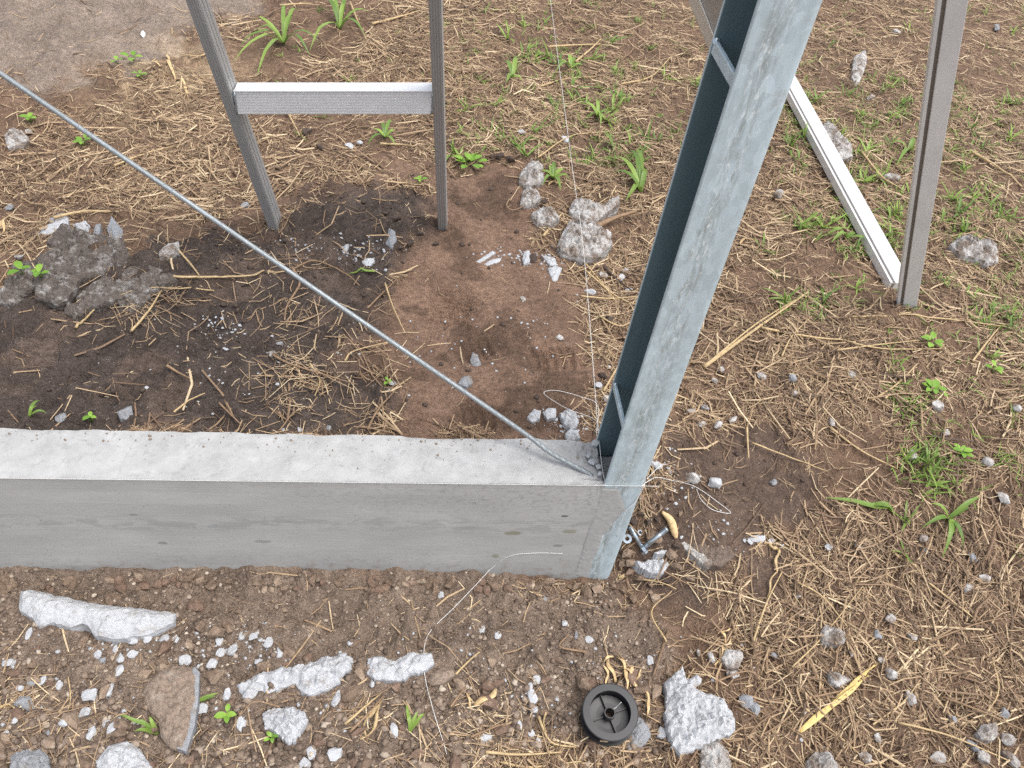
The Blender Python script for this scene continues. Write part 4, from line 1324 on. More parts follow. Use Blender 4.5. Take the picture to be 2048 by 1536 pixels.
Z = lambda k, x, y: lookup(ZN[k], x, y)
x, y = sample(42000, -1.3, 0.55, -0.62, 0.02, lambda x, y: Z('front', x, y) * (0.30 + 1.1 * np.clip(fbm(x, y, 6, 3, 61.0) + 0.12, 0, 1) + 0.5 * sstep(-0.1, -0.4, y)))
r = (0.0014 + 0.0062 * rng.random(len(x)) ** 3.4) * (0.75 + 0.5 * sstep(-0.12, -0.4, y))
g1 = scatter('gravel', x, y, r, M_gravel, np.clip(rng.beta(1.7, 2.0, len(x)) + 0.1 * rng.standard_normal(len(x)), 0, 1))
tag(g1, 'fine brown gravelly soil in front of the concrete wall', 'gravel', kind='stuff')
x, y = sample(9000, -1.9, 0.9, 0.1, 1.5, lambda x, y: 0.55 * Z('dark', x, y) + 0.10 * Z('red', x, y) + 0.35 * Z('soil', x, y))
r = 0.0016 + 0.006 * rng.random(len(x)) ** 3
g2 = scatter('soil_crumb', x, y, r, M_darkclod)
tag(g2, 'dark soil crumbs on the fill behind the wall', 'soil', kind='stuff')

# white cement crumbs in loose patches
cx, cy, cr = [], [], []
for (px, py, sx, sy, n) in ((720, 505, 60, 25, 150), (440, 655, 40, 20, 110), (1020, 515, 60, 14, 110), (1105, 520, 25, 22, 60), (1130, 850, 60, 28, 140), (600, 495, 60, 18, 70), (1340, 960, 60, 60, 120),
                            (300, 1290, 260, 40, 170), (480, 1300, 90, 40, 110), (520, 1400, 220, 80, 150), (1070, 1400, 60, 70, 90), (250, 1420, 200, 60, 120), (1000, 680, 160, 90, 90), (500, 740, 260, 90, 130),
                            (150, 460, 80, 14, 50), (1450, 1080, 70, 60, 70), (1650, 1350, 200, 120, 80), (900, 1300, 200, 80, 80), (1180, 1330, 120, 60, 50)):
    for _ in range(n):
        p = G(random.gauss(px, sx * 0.6), random.gauss(py, sy * 0.6))
        if p.x < PW + 0.01 and -0.006 < p.y < 0.12: continue
        cx.append(p.x); cy.append(p.y); cr.append(0.0007 + 0.0042 * random.random() ** 3.5)
g3 = scatter('cement_crumb', np.array(cx), np.array(cy), np.array(cr), M_white, None, 0.6)
tag(g3, 'tiny white cement crumbs scattered in patches on the soil', 'crumbs', kind='stuff')


nx_ = 220
tx = rng.uniform(-1.3, -0.01, nx_); ty = 0.108 - np.abs(rng.normal(0, 0.03, nx_)); kk = ty > 0.006
g4 = scatter('dirt_crumb', tx[kk], ty[kk], 0.0006 + 0.0022 * rng.random(kk.sum()) ** 3, M_clod_tan)
g4.location.z = 0.0
_co = np.empty(len(g4.data.vertices) * 3, np.float32); g4.data.vertices.foreach_get('co', _co); _co = _co.reshape(-1, 3)
_per = _co.reshape(kk.sum(), -1, 3); _per[..., 2] += (0.0012 - lookup(GZ, tx[kk], ty[kk]))[:, None]
g4.data.vertices.foreach_set('co', _per.ravel()); g4.data.update()
tag(g4, 'tiny soil crumbs fallen on the pale wall top', 'soil', kind='stuff')

# ------------------------------------------------------------------ dry straw litter (uncountable)
def straw_density(x, y):
    pat = np.clip(0.75 + 1.5 * fbm(x, y, 5, 4, 33.0), 0.15, 1.3)
    s = Z('straw', x, y) * pat
    s = s * (1 - 0.35 * sstep(1.5, 3.0, y))
    s = s * (1 - sstep(-0.35, -0.75, x) * sstep(0.4, 0.7, y) * np.clip(0.5 + 1.6 * fbm(x, y, 4, 3, 150.0), 0.05, 0.85))
    s = s + 0.030 * Z('dark', x, y) + 0.006 * Z('red', x, y) + 0.05 * Z('soil', x, y) + 0.03 * Z('front', x, y) + 0.015 * Z('mud', x, y)
    return s


def straw(name, x, y, L, Wd, tone, lift, pitch):
    n = len(x)
    yaw = 2 * np.pi * 2.2 * fbm(x, y, 3.1, 3, 123.0) + rng.normal(0, 0.75, n)
    free = rng.random(n) < 0.35
    yaw = np.where(free, rng.uniform(0, 2 * np.pi, n), yaw)
    bend = rng.normal(0, 0.085, n) * np.where(rng.random(n) < 0.12, 3.0, 1.0)
    # three stations along each straw
    t = np.array([-0.5, 0.0, 0.5])
    dx, dy = np.cos(yaw), np.sin(yaw)
    px = x[:, None] + dx[:, None] * t * L[:, None] + (-dy * bend * L)[:, None] * np.array([0.25, -0.25, 0.25])
    py = y[:, None] + dy[:, None] * t * L[:, None] + (dx * bend * L)[:, None] * np.array([0.25, -0.25, 0.25])
    # keep clear of the wall and post
    bad = ((px < PW + 0.006) & (py > -0.008) & (py < 0.118)).any(1)
    gz = lookup(GZ, px, py)
    zz = np.maximum(gz, gz.mean(1, keepdims=True) - 0.003) + (lift + Wd * 0.4)[:, None] + pitch[:, None] * t * L[:, None]
    zz = np.maximum(zz, gz + Wd[:, None] * 0.25)
    P = np.stack([px, py, zz], -1)[~bad]
    Wd = Wd[~bad]; tone = tone[~bad]; dx = dx[~bad]; dy = dy[~bad]; n = len(P)
    side = np.stack([-dy, dx, np.zeros(n)], 1); up = np.array([0, 0, 1.0])
    ring = [(-0.5, -0.18), (0.5, -0.18), (0.05, 0.42)]
    tap = np.array([0.75, 1.0, 0.7])
    V = np.zeros((n, 3, 3, 3))
    for k, (a, b) in enumerate(ring):
        V[:, :, k, :] = P + side[:, None, :] * (a * Wd[:, None] * tap[None])[..., None] + up * (b * Wd[:, None] * tap[None])[..., None]
    F = []
    for i in range(2):
        for k in (1, 2):
            k2 = (k + 1) % 3
            F.append((i * 3 + k, i * 3 + k2, i * 3 + 3 + k2, i * 3 + 3 + k))
    F = (np.array(F)[None] + (np.arange(n) * 9)[:, None, None]).reshape(-1, 4)
    o = fast_mesh(name, V.reshape(-1, 3), F, M_straw, {'tone': np.repeat(tone, 9)})
    return o


x, y = sample(390000, -2.3, 3.3, -0.75, 3.7, lambda x, y: straw_density(x, y) * np.clip(1.15 - 0.14 * np.hypot(x + 0.39, y + 0.94), 0.45, 1))
n = len(x)
L = np.clip(np.exp(rng.normal(math.log(0.033), 0.6, n)), 0.010, 0.15)
Wd = np.clip(rng.normal(0.0022, 0.0008, n) * (L / 0.033) ** 0.3, 0.0009, 0.0055)
tone = np.clip(rng.beta(1.6, 1.9, n) + 0.12 * fbm(x, y, 4, 2, 90.0), 0, 1)
lift = rng.random(n) ** 2 * 0.012 * Z('straw', x, y)
pitch = rng.normal(0, 0.14, n)
s1 = straw('dry_straw', x, y, L, Wd, tone, lift, pitch)
tag(s1, 'dry brown cut straw littering the ground', 'straw', kind='stuff')
x2, y2 = sample(260000, -2.1, 2.9, -0.7, 2.6, lambda x, y: straw_density(x, y) * np.clip(1.3 - 0.33 * np.hypot(x + 0.2, y + 0.9), 0.12, 1))
n2 = len(x2)
s0 = straw('straw_chaff', x2, y2, np.clip(np.exp(rng.normal(math.log(0.016), 0.45, n2)), 0.006, 0.04), np.clip(rng.normal(0.0013, 0.0004, n2), 0.0007, 0.0026),
           np.clip(rng.beta(2.0, 1.6, n2), 0, 1), rng.random(n2) * 0.004 * Z('straw', x2, y2), rng.normal(0, 0.2, n2))
tag(s0, 'fine broken straw chaff matted on the ground', 'straw', kind='stuff')

# loose handfuls of straw on the bare patches
hx, hy = [], []
for (px, py, sp, n) in ((590, 745, 45, 90), (640, 780, 50, 50), (300, 600, 50, 70), (270, 640, 40, 30), (600, 630, 60, 60), (560, 520, 40, 30), (230, 930, 0, 0), (1240, 1345, 20, 25), (1060, 1500, 70, 160), (900, 1520, 90, 120),
                        (720, 1430, 40, 40), (100, 1460, 110, 160), (20, 1400, 40, 40), (980, 1400, 60, 30), (420, 1480, 80, 50), (730, 830, 30, 20), (1230, 610, 40, 160), (1260, 520, 30, 90), (1215, 700, 22, 60), (130, 430, 120, 140),
                        (350, 300, 120, 160), (330, 390, 80, 120), (660, 350, 40, 50), (560, 840, 60, 25), (760, 700, 40, 25), (1400, 1150, 60, 50), (1330, 965, 22, 14)):
    for _ in range(n):
        p = G(random.gauss(px, sp), random.gauss(py, sp * 0.55))
        hx.append(p.x); hy.append(p.y)
hx = np.array(hx); hy = np.array(hy); n = len(hx)
s2 = straw('loose_straw', hx, hy, np.clip(np.exp(rng.normal(math.log(0.045), 0.5, n)), 0.015, 0.12), np.clip(rng.normal(0.0017, 0.0005, n), 0.0008, 0.003),
           np.clip(rng.normal(0.62, 0.2, n), 0, 1), rng.random(n) * 0.006, rng.normal(0, 0.08, n))
tag(s2, 'loose handfuls of dry straw lying on the bare soil', 'straw', kind='stuff')


LAND = [('the yellow straw blade', 1680, 1395), ('the large white block', 1400, 1420), ('the bent weed at right', 1895, 1040), ('the long flat green blade', 1720, 1012), ('the right ladder foot', 1815, 610),
        ('the black spool', 1213, 1435), ('the bolts', 1284, 1090), ('the white shards', 1525, 1085), ('the thick slanting straw bundle', 1505, 670), ('the caked rubble', 190, 545), ('the big arching grass tuft', 568, 90),
        ('the ladder tread', 670, 195), ('the grass tuft at the top edge', 680, 50), ('the pitted boulder', 1170, 485), ('the large grass plant by the post', 1265, 355), ('the tall narrow pale stone', 1720, 135),
        ('the long pitted grey stone', 1675, 280), ('the grey stone at right', 1950, 500), ('the top right corner', 2000, 40), ('the right ladder leg', 1870, 250), ('the bright ladder bar', 1720, 420),
        ('the matted dry clump', 1225, 110), ('the top of the upright string', 1105, 20), ('the middle of the upright string', 1140, 280), ('the right ladder rail foot', 885, 430), ('the left ladder rail foot', 553, 440),
        ('the grey mud', 300, 80), ('the wall back edge at left', 250, 850), ('the middle of the cable', 690, 620), ('the pinkish dead leaf', 1490, 490), ('the bottom right corner', 1980, 1480), ('the wedge stone in straw', 1680, 1355),
        ('the dirty round stone in straw', 1668, 1268), ('the crescent shaped piece', 590, 1350), ('the triangular slab', 345, 1420), ('the round crumbly lump', 570, 1450), ('the pale leaf husk', 970, 1395), ('the clover like seedling', 1920, 912),
        ('the leafy seedling at right', 1862, 785), ('the seedling at the right edge', 1985, 745), ('the post top', 1560, 60), ('the right edge above the clover', 2030, 640), ('the tuft of two wide blades', 1815, 305),
        ('the right edge above the stone', 2030, 330), ('the bottom edge', 1000, 1530), ('the rubble stones by the string', 1080, 390)]


def near(px, py):
    return min(LAND, key=lambda q: (q[1] - px) ** 2 + (q[2] - py) ** 2)[0]


# long single stalks
def stalk(pts, w_px, mat, label, group=None, name='straw_stalk', lift=0.013):
    P = []
    for (a, b) in pts:
        p = G(a, b); P.append(p + Vector((0, 0, lift)))
    d = (ROT.T @ (np.array(P[0]) - CAM))[2]
    r = w_px * d / FOC / 2
    c = curve_pts(P, 6)
    c = [p + Vector((0, 0, 0.0015 * mnoise.noise((p.x * 60, p.y * 60, 1)))) for p in c]
    for p in c:
        p.z = max(p.z, float(HF(p.x, p.y)) + r * 0.6)
    g = Geo()
    g.tube(c, [r * (1 - 0.55 * i / (len(c) - 1)) for i in range(len(c))], 6)
    o = g.obj(name, mat, None, True)
    if group:
        (ax_, ay_), (bx_, by_) = min(pts[0], pts[-1]), max(pts[0], pts[-1])
        sl_ = (by_ - ay_) / max(1, bx_ - ax_)
        way = 'level' if abs(sl_) < 0.18 else 'upright' if abs(sl_) > 2.2 else ('rising to the right' if sl_ < 0 else 'falling to the right')
        ln_ = math.hypot(bx_ - ax_, by_ - ay_)
        tone_ = {'pale_stalk': 'pale', 'brown_stalk': 'brown'}.get(mat.name, 'dry')
        label = f"{'long' if ln_ > 130 else 'short' if ln_ < 70 else 'mid length'} {tone_} {'twig' if name == 'twig' else 'straw stalk'} {way}, nearest {near(*pts[1])}"
        label = ' '.join(label.split()[:16])
    return tag(o, label, 'straw', group)


stalk([(1405, 742), (1500, 672), (1612, 592)], 9, M_stalk, 'thick pale straw bundle slanting up to the right of the post')
stalk([(1412, 735), (1510, 655), (1600, 600)], 5, M_stalk, 'thin pale straw lying along the thick slanting straw bundle')
GS = 'long pale stalks on the litter right of the post'
LS = 'long pale straw stalk lying on the litter right of the steel post'
for pts, w in (([(1700, 641), (1850, 642), (2005, 660)], 5), ([(1520, 663), (1620, 682), (1720, 690)], 6), ([(1670, 708), (1760, 696), (1835, 688)], 4), ([(1740, 808), (1790, 775), (1830, 735)], 5),
               ([(1655, 862), (1720, 910), (1790, 945)], 5), ([(1500, 893), (1570, 920), (1650, 950)], 4), ([(1490, 860), (1492, 900), (1494, 925)], 5), ([(1690, 690), (1760, 705), (1880, 705)], 4),
               ([(1940, 730), (1970, 690), (1995, 660)], 5), ([(1560, 720), (1580, 680), (1620, 640)], 4)):
    stalk(pts, w, M_stalk, LS, GS)
GS2 = 'long stalks in the lower right straw'
LS2 = 'long brown straw stalk crossing the litter at lower right'
for pts, w in (([(1665, 1340), (1680, 1290), (1740, 1275)], 4), ([(1740, 1455), (1800, 1410), (1835, 1365)], 4), ([(1780, 1110), (1850, 1170), (1945, 1245)], 6), ([(1560, 1400), (1650, 1460), (1720, 1520)], 4),
               ([(1500, 1295), (1530, 1210), (1560, 1150)], 5), ([(1425, 1370), (1500, 1350), (1540, 1420)], 4), ([(1790, 1450), (1900, 1480), (2040, 1540)], 5), ([(1880, 1400), (1960, 1430), (2048, 1470)], 5),
               ([(1590, 1170), (1640, 1200), (1690, 1260)], 4), ([(1850, 1290), (1960, 1250), (2040, 1240)], 4), ([(1980, 1330), (1990, 1390), (1960, 1440)], 4), ([(1620, 1400), (1700, 1385), (1770, 1390)], 4),
               ([(1450, 1490), (1530, 1470), (1620, 1400)], 4), ([(1580, 1340), (1640, 1280), (1720, 1180)], 4)):
    stalk(pts, w, random.choice([M_stalk, M_stalk_d, M_stalk]), LS2, GS2)
GS3 = 'twigs and roots on the dark fill'
LS3 = 'thin dry twig on the dark fill behind the wall'
for pts, w in (([(265, 672), (300, 630), (325, 590)], 6), ([(350, 500), (385, 540), (400, 560)], 5), ([(560, 870), (575, 850), (590, 830)], 4), ([(155, 665), (180, 640), (205, 612)], 6), ([(430, 590), (300, 585), (240, 600)], 3),
               ([(735, 868), (755, 830), (790, 790)], 5), ([(335, 740), (360, 755), (380, 765)], 6), ([(545, 718), (590, 740), (715, 778)], 5), ([(350, 833), (380, 810), (412, 795)], 5), ([(440, 815), (470, 845), (485, 860)], 4),
               ([(620, 735), (640, 770), (630, 800)], 4), ([(770, 575), (785, 620), (810, 675)], 4), ([(690, 730), (710, 710), (790, 690)], 4), ([(735, 625), (770, 590), (800, 560)], 4)):
    stalk(pts, w, random.choice([M_stalk, M_stalk_d]), LS3, GS3, 'twig')
stalk([(335, 562), (420, 563), (500, 560), (580, 550)], 6, M_stalk, 'long jointed pale root running right from the caked rubble', None, 'root')
stalk([(585, 545), (600, 575), (575, 620), (570, 650)], 6, M_stalk_d, 'curved dark root hanging under the cable on the fill', None, 'root')
stalk([(585, 548), (630, 530), (690, 555), (720, 580)], 4, M_stalk_d, 'thin dark root curling right beneath the cable', None, 'root')
stalk([(1190, 470), (1230, 452), (1268, 440)], 12, M_stalk_d, 'thick grey brown stick lying across the pitted boulder', None, 'stick', 0.03)
stalk([(1085, 480), (1105, 455), (1122, 435)], 7, M_stalk, 'short pale stalk leaning between two stones at the dirt edge', None, 'stick', 0.012)
stalk([(1018, 405), (1012, 420), (1025, 428), (1050, 418), (1066, 402)], 3, M_stalk_d, 'thin dry straw loop on dirt beside the angular stone')
stalk([(1205, 540), (1230, 565), (1262, 590)], 6, M_darkclod, 'black charred stick in the straw left of the post', None, 'stick')
GS4 = 'straws pointing to the post foot'
for pts, w in (([(1205, 790), (1240, 730), (1260, 700)], 5), ([(1165, 545), (1230, 600), (1290, 625)], 4), ([(1160, 600), (1220, 605), (1280, 600)], 4), ([(1195, 640), (1240, 660), (1275, 640)], 4), ([(1140, 500), (1190, 560), (1230, 610)], 4)):
    stalk(pts, w, M_stalk, 'long straw stalk packed in the straw left of the steel post', GS4)
GS5 = 'stalks on the grass behind'
for pts, w in (([(1095, 100), (1150, 97), (1200, 95)], 5), ([(1150, 130), (1180, 105), (1200, 85)], 5), ([(745, 55), (800, 40), (840, 28)], 5), ([(760, 295), (800, 297), (830, 300)], 5), ([(1075, 322), (1140, 280), (1220, 270)], 4),
               ([(700, 10), (720, 60), (745, 110)], 4), ([(1240, 175), (1300, 160), (1340, 120)], 4), ([(1720, 310), (1760, 360), (1800, 385)], 5), ([(560, 200), (580, 240), (600, 280)], 5), ([(1080, 180), (1130, 165), (1190, 160)], 4),
               ([(1940, 310), (1990, 340), (2040, 380)], 7), ([(560, 18), (600, 15), (625, 14)], 5), ([(430, 105), (400, 120), (360, 115)], 4), ([(230, 340), (280, 320), (350, 300)], 5), ([(110, 445), (170, 432), (240, 432)], 8)):
    stalk(pts, w, M_stalk, 'long pale stalk lying in the straw and grass behind the wall', GS5)
GS6 = 'stalks in front of the wall'
for pts, w in (([(1170, 1310), (1118, 1300), (1135, 1275)], 5), ([(910, 1355), (935, 1330), (958, 1310)], 5), ([(940, 1480), (975, 1465), (1012, 1452)], 5), ([(900, 1420), (915, 1400), (930, 1380)], 5), ([(970, 1510), (1040, 1515), (1120, 1510)], 7),
               ([(1090, 1430), (1085, 1450), (1090, 1470)], 5), ([(1075, 1440), (1100, 1490), (1150, 1500)], 6), ([(1000, 1530), (1060, 1540), (1160, 1528)], 6), ([(700, 1470), (740, 1430), (765, 1400)], 6), ([(690, 1455), (730, 1420), (760, 1395)], 6),
               ([(560, 1420), (510, 1410), (480, 1440)], 4), ([(140, 1360), (145, 1400), (140, 1425)], 3), ([(0, 1425), (20, 1415), (36, 1425)], 6), ([(1310, 1140), (1345, 1160), (1400, 1190)], 4), ([(1280, 1165), (1320, 1172), (1350, 1185)], 4),
               ([(1330, 1290), (1300, 1230), (1340, 1190)], 4)):
    stalk(pts, w, random.choice([M_stalk, M_stalk, M_stalk_d]), 'dry stalk on the brown soil in front of the wall', GS6)


# dry husks and dead leaves
def husk(px, py, label, strips, mat=M_husk, name='dry_husk', cat='dry husk', group=None, bow=0.22):
    base = G(px, py)
    e = empty(name, base)
    tag(e, label, cat, group)
    for (ax, ay, bx, by, w) in strips:
        a, b = G(ax, ay), G(bx, by)
        n = 13; pts = []; wid = []
        hgt = random.uniform(0.003, 0.010); ph = random.uniform(0, 6.28); cv = random.uniform(-bow, bow)
        dd = b - a; sd_ = Vector((-dd.y, dd.x, 0))
        for i in range(n):
            t = i / (n - 1)
            p = a.lerp(b, t) + sd_ * (cv * math.sin(math.pi * t) + 0.05 * (bow / 0.22) * math.sin(7 * t + ph))
            p.z = max(float(HF(p.x, p.y)), p.z) + 0.004 + hgt * math.sin(math.pi * t) + 0.0015 * math.sin(9 * t + ph)
            pts.append(p); wid.append(w * 0.95 / FOC * (0.15 + 0.9 * math.sin(math.pi * (0.1 + 0.82 * t)) ** 0.7) * (1 + 0.25 * math.sin(11 * t + ph)))
        d = (b - a); sdv = Vector((-d.y, d.x, random.uniform(-.4, .4) * d.length))
        g = Geo(); g.ribbon(pts, wid, sdv, random.uniform(-0.7, 0.7))
        o = g.obj('strip', mat, e, True)
        md = o.modifiers.new('thickness', 'SOLIDIFY'); md.thickness = 0.0004
    return e


husk(1240, 1340, 'torn pale tan husk lying just above the black spool', [(1215, 1320, 1232, 1365, 16), (1205, 1330, 1212, 1370, 8), (1230, 1318, 1250, 1380, 12), (1240, 1335, 1262, 1375, 9), (1225, 1315, 1205, 1325, 8)])
husk(1275, 1380, 'long frayed husk strip curling right of the black spool', [(1262, 1335, 1275, 1380, 12), (1275, 1375, 1290, 1440, 9), (1280, 1340, 1262, 1365, 7), (1278, 1370, 1298, 1400, 7)])
husk(970, 1395, 'dry pale leaf husk left of the spool on brown soil', [(945, 1410, 990, 1380, 18), (935, 1385, 945, 1420, 8), (960, 1410, 985, 1400, 10)])
husk(760, 1440, 'frayed brown fibre bundle on clods at the bottom', [(720, 1480, 760, 1400, 9), (735, 1485, 765, 1410, 7), (715, 1440, 755, 1420, 8)], M_stalk)
husk(1548, 1130, 'reddish brown shredded husk below the white shards', [(1535, 1092, 1556, 1102, 12), (1556, 1100, 1550, 1150, 11), (1550, 1145, 1530, 1200, 7)], M_stalk)
husk(1445, 1280, 'tangled pale fibre clump above the half white lump', [(1440, 1260, 1450, 1290, 7), (1432, 1290, 1462, 1280, 6), (1450, 1285, 1430, 1335, 6), (1440, 1270, 1462, 1262, 5)])
husk(1120, 375, 'tan dead leaf among grass by the upright string', [(1095, 375, 1128, 372, 15)], M_deadleaf, 'dead_leaf', 'dead leaf')
husk(1490, 490, 'pale pink tan dead leaf right of the post', [(1480, 492, 1512, 486, 13)], M_husk, 'dead_leaf', 'dead leaf')
husk(340, 150, 'dusty pale dry leaf litter beside the mud at top left', [(325, 115, 345, 165, 14), (340, 165, 375, 200, 16), (330, 140, 310, 120, 8)])
husk(20, 445, 'bright yellow tan dry leaf at the left edge', [(4, 470, 22, 430, 12), (0, 460, 14, 440, 8)])
husk(1225, 105, 'matted brown dry grass clump behind the post', [(1180, 140, 1260, 95, 7), (1190, 130, 1250, 140, 6), (1200, 100, 1240, 150, 6), (1210, 110, 1270, 120, 6), (1230, 90, 1200, 150, 5)], M_stalk_d)

husk(1680, 1395, 'broad yellow straw blade split at its upper end, at lower right', [(1598, 1466, 1738, 1338, 21), (1660, 1405, 1757, 1326, 8), (1650, 1420, 1735, 1352, 6)], M_stalk_y, 'straw_stalk', 'straw', None, 0.02)

# dry seed pod by the post
pts = [G(1322, 1030), G(1338, 1045), G(1346, 1068), G(1350, 1082)]
g = Geo()
c = curve_pts([p + Vector((0, 0, 0.010)) for p in pts], 5)
k = len(c)
g.tube(c, [0.002 + 0.0066 * math.sin(math.pi * (0.08 + 0.84 * i / (k - 1))) ** 1.2 for i in range(k)], 12)
o = g.obj('seed_pod', M_husk, None, True)
tag(o, 'curved tan dry pod on the soil right of the post', 'pod')


# ------------------------------------------------------------------ green plants
def blade_geo(g, base, yaw, length, width, droop, lean):
    n = 6; pts = []; wid = []
    d = Vector((math.cos(yaw), math.sin(yaw), 0))
    for i in range(n):
        t = i / (n - 1)
        h = length * (math.sin(lean) * t - droop * t * t)
        pts.append(base + d * (length * math.cos(lean) * t) + Vector((0, 0, h)) + Vector((-d.y, d.x, 0)) * (0.06 * length * math.sin(3 * t + yaw)))
        wid.append(width * (0.55 + 0.9 * t if t < 0.35 else (0.865) * (1 - (t - 0.35) / 0.65) ** 0.75 + 0.05))
    g.ribbon(pts, wid, (-d.y, d.x, 0), 0.3)


def tuft_mesh(seed, nb, L, Wd):
    r = random.Random(seed)
    g = Geo()
    for i in range(nb):
        blade_geo(g, Vector((r.uniform(-1, 1) * L * 0.08, r.uniform(-1, 1) * L * 0.08, 0)), r.uniform(0, 6.28), L * r.uniform(0.45, 1.1), Wd * r.uniform(0.7, 1.25), r.uniform(0.05, 0.5), r.uniform(0.25, 1.15))
    me = bpy.data.meshes.new('grass_tuft')
    me.from_pydata(g.v, [], g.f)
    me.materials.append(M_grass)
    me.polygons.foreach_set('use_smooth', [True] * len(me.polygons))
    return me


TUFT = [tuft_mesh(300 + i, 4 + i % 6, 0.054, 0.0050) for i in range(14)]
n_t = 0


def put_tuft(x, y, sc, label, group):
    global n_t
    o = bpy.data.objects.new('grass_tuft', random.choice(TUFT))
    o.location = (x, y, float(HF(x, y)) + 0.002)
    o.rotation_euler = (0, 0, random.uniform(0, 6.28))
    o.scale = (sc, sc, sc)
    col.objects.link(o)
    px, py = proj(o.location)
    group = 'grass tufts in the straw'
    label = ('tiny' if sc < 1.0 else 'small' if sc < 1.4 else 'fuller') + (' weed' if 'weed' in label else ' green grass') + ' tuft in straw, nearest ' + near(px, py)
    tag(o, label, 'grass', group)
    n_t += 1


def tuft_field(n, box, dens, label, group, s0=0.8, s1=1.75):
    k = 0; tries = 0
    while k < n and tries < n * 40:
        tries += 1
        px, py = random.uniform(box[0], box[2]), random.uniform(box[1], box[3])
        if random.random() > dens(px, py): continue
        p = G(px, py)
        if p.y < 0.0 and p.x < 0.1: continue
        put_tuft(p.x, p.y, random.uniform(s0, s1), label, group)
        k += 1


clump = lambda px, py: float(np.clip(0.28 + 1.9 * fbm(np.array(px / 1000.), np.array(py / 700.), 6, 3, 8.8), 0, 1))
tuft_field(75, (905, -20, 1400, 330), lambda a, b: clump(a, b), 'small green grass tuft between the left ladder and the post top', 'grass tufts behind the post')
tuft_field(120, (1560, -20, 2060, 500), lambda a, b: clump(a, b), 'small green grass tuft around the right ladder frame', 'grass tufts around the right ladder')
tuft_field(22, (1480, 380, 1800, 620), lambda a, b: clump(a, b), 'small green grass tuft between the post and the right ladder foot', 'grass tufts by the right ladder foot')
tuft_field(40, (1800, 620, 2060, 1120), lambda a, b: clump(a, b), 'green weed tuft near the right edge below the ladder leg', 'weed tufts at the right edge', 0.6, 1.3)
tuft_field(16, (490, 0, 860, 300), lambda a, b: clump(a, b), 'small green grass tuft between the rails of the left ladder', 'grass tufts behind the left ladder', 0.5, 0.9)


def big_tuft(px, py, label, blades, wid_px=10, mat=M_grass, name='grass_tuft', cat='grass', up=0.035):
    """blades given by their tips in the photograph; each blade is a leaf of its own"""
    b0 = G(px, py)
    e = empty(name, b0)
    tag(e, label, cat)
    for (tx, ty) in blades:
        tip = G(tx, ty, up * 0.35)
        d = tip - b0; n = 7; pts = []; wid = []
        Ld = d.length
        dep = (ROT.T @ (np.array(b0) - CAM))[2]
        for i in range(n):
            t = i / (n - 1)
            p = b0.lerp(tip, t)
            p.z = max(b0.z + (tip.z - b0.z) * t, float(HF(p.x, p.y))) + 0.003 + up * (math.sin(math.pi * min(1, t * 0.95)) ** 0.8) * min(1, Ld / 0.12) + up * 0.35 * t
            pts.append(p)
            wid.append(wid_px * dep / FOC * (0.6 + t if t < 0.35 else 0.95 * (1 - (t - 0.35) / 0.65) ** 0.7 + 0.06))
        g = Geo(); g.ribbon(pts, wid, (-d.y, d.x, 0), 0.3)
        g.obj('leaf', mat, e, True)
    return e


big_tuft(568, 90, 'large bright grass tuft with long arching blades beside the left ladder rail', [(470, 130), (500, 55), (570, 20), (620, 120), (515, 160), (505, 75), (588, 45), (480, 105), (640, 95), (600, 30)], 9, up=0.05)
big_tuft(680, 60, 'large grass tuft at the top edge right of the first tuft', [(645, 10), (620, 110), (730, 80), (745, 40), (700, 5), (660, 0), (690, 20)], 9, up=0.05)
big_tuft(770, 278, 'small grass tuft below the ladder tread near the right rail', [(735, 295), (760, 255), (785, 250), (800, 275), (790, 295), (745, 262)], 8)
big_tuft(1280, 385, 'large grass plant with wide blades left of the steel post', [(1222, 320), (1255, 310), (1268, 305), (1250, 408), (1288, 345), (1225, 350)], 12, up=0.04)
big_tuft(1105, 360, 'grass plant growing between the stones at the dirt edge', [(1080, 345), (1105, 328), (1130, 345), (1140, 365), (1085, 375), (1120, 385), (1095, 335)], 10)
big_tuft(1140, 140, 'grass tuft with pointed blades crossed by the upright string', [(1110, 150), (1135, 115), (1150, 120), (1165, 135), (1120, 125)], 9)
big_tuft(1025, 160, 'grass tuft with two broad blades in the straw left of the string', [(1005, 130), (1045, 165), (1030, 125), (1012, 170)], 10)
big_tuft(1195, 235, 'bright grass tuft in the straw right of the string', [(1165, 210), (1190, 205), (1215, 225), (1200, 255), (1175, 240)], 8)
big_tuft(1690, 480, 'broad low grass leaf near the foot of the bright bar', [(1650, 475), (1710, 470), (1735, 490), (1660, 490)], 11)
big_tuft(1815, 305, 'pair of wide grass blades beside the right ladder leg', [(1780, 290), (1840, 330), (1790, 335), (1825, 280)], 11)
big_tuft(1790, 1030, 'long broad grass blade lying flat on straw at right', [(1650, 998), (1720, 1012)], 14, up=0.01)
big_tuft(1895, 1040, 'weed with bent green blades right of the long flat blade', [(1840, 1060), (1880, 1120), (1920, 1100), (1935, 1020), (1955, 1000), (1860, 1010), (1905, 1070)], 11)
big_tuft(820, 1465, 'single upright green blade in front of the wall by the line', [(812, 1412), (835, 1425), (850, 1430)], 9, up=0.03)
big_tuft(315, 1470, 'drooping green grass beside the triangular slab', [(262, 1440), (240, 1436), (270, 1465), (300, 1435)], 9)
big_tuft(395, 1405, 'single green blade touching the right edge of the triangular slab', [(437, 1388), (430, 1395)], 9, up=0.01)
big_tuft(60, 835, 'green sprout behind the wall at the left', [(85, 805), (95, 830), (75, 815)], 8)
big_tuft(750, 545, 'single green blade lying on the spoil heap', [(695, 550), (720, 545)], 7, up=0.006)


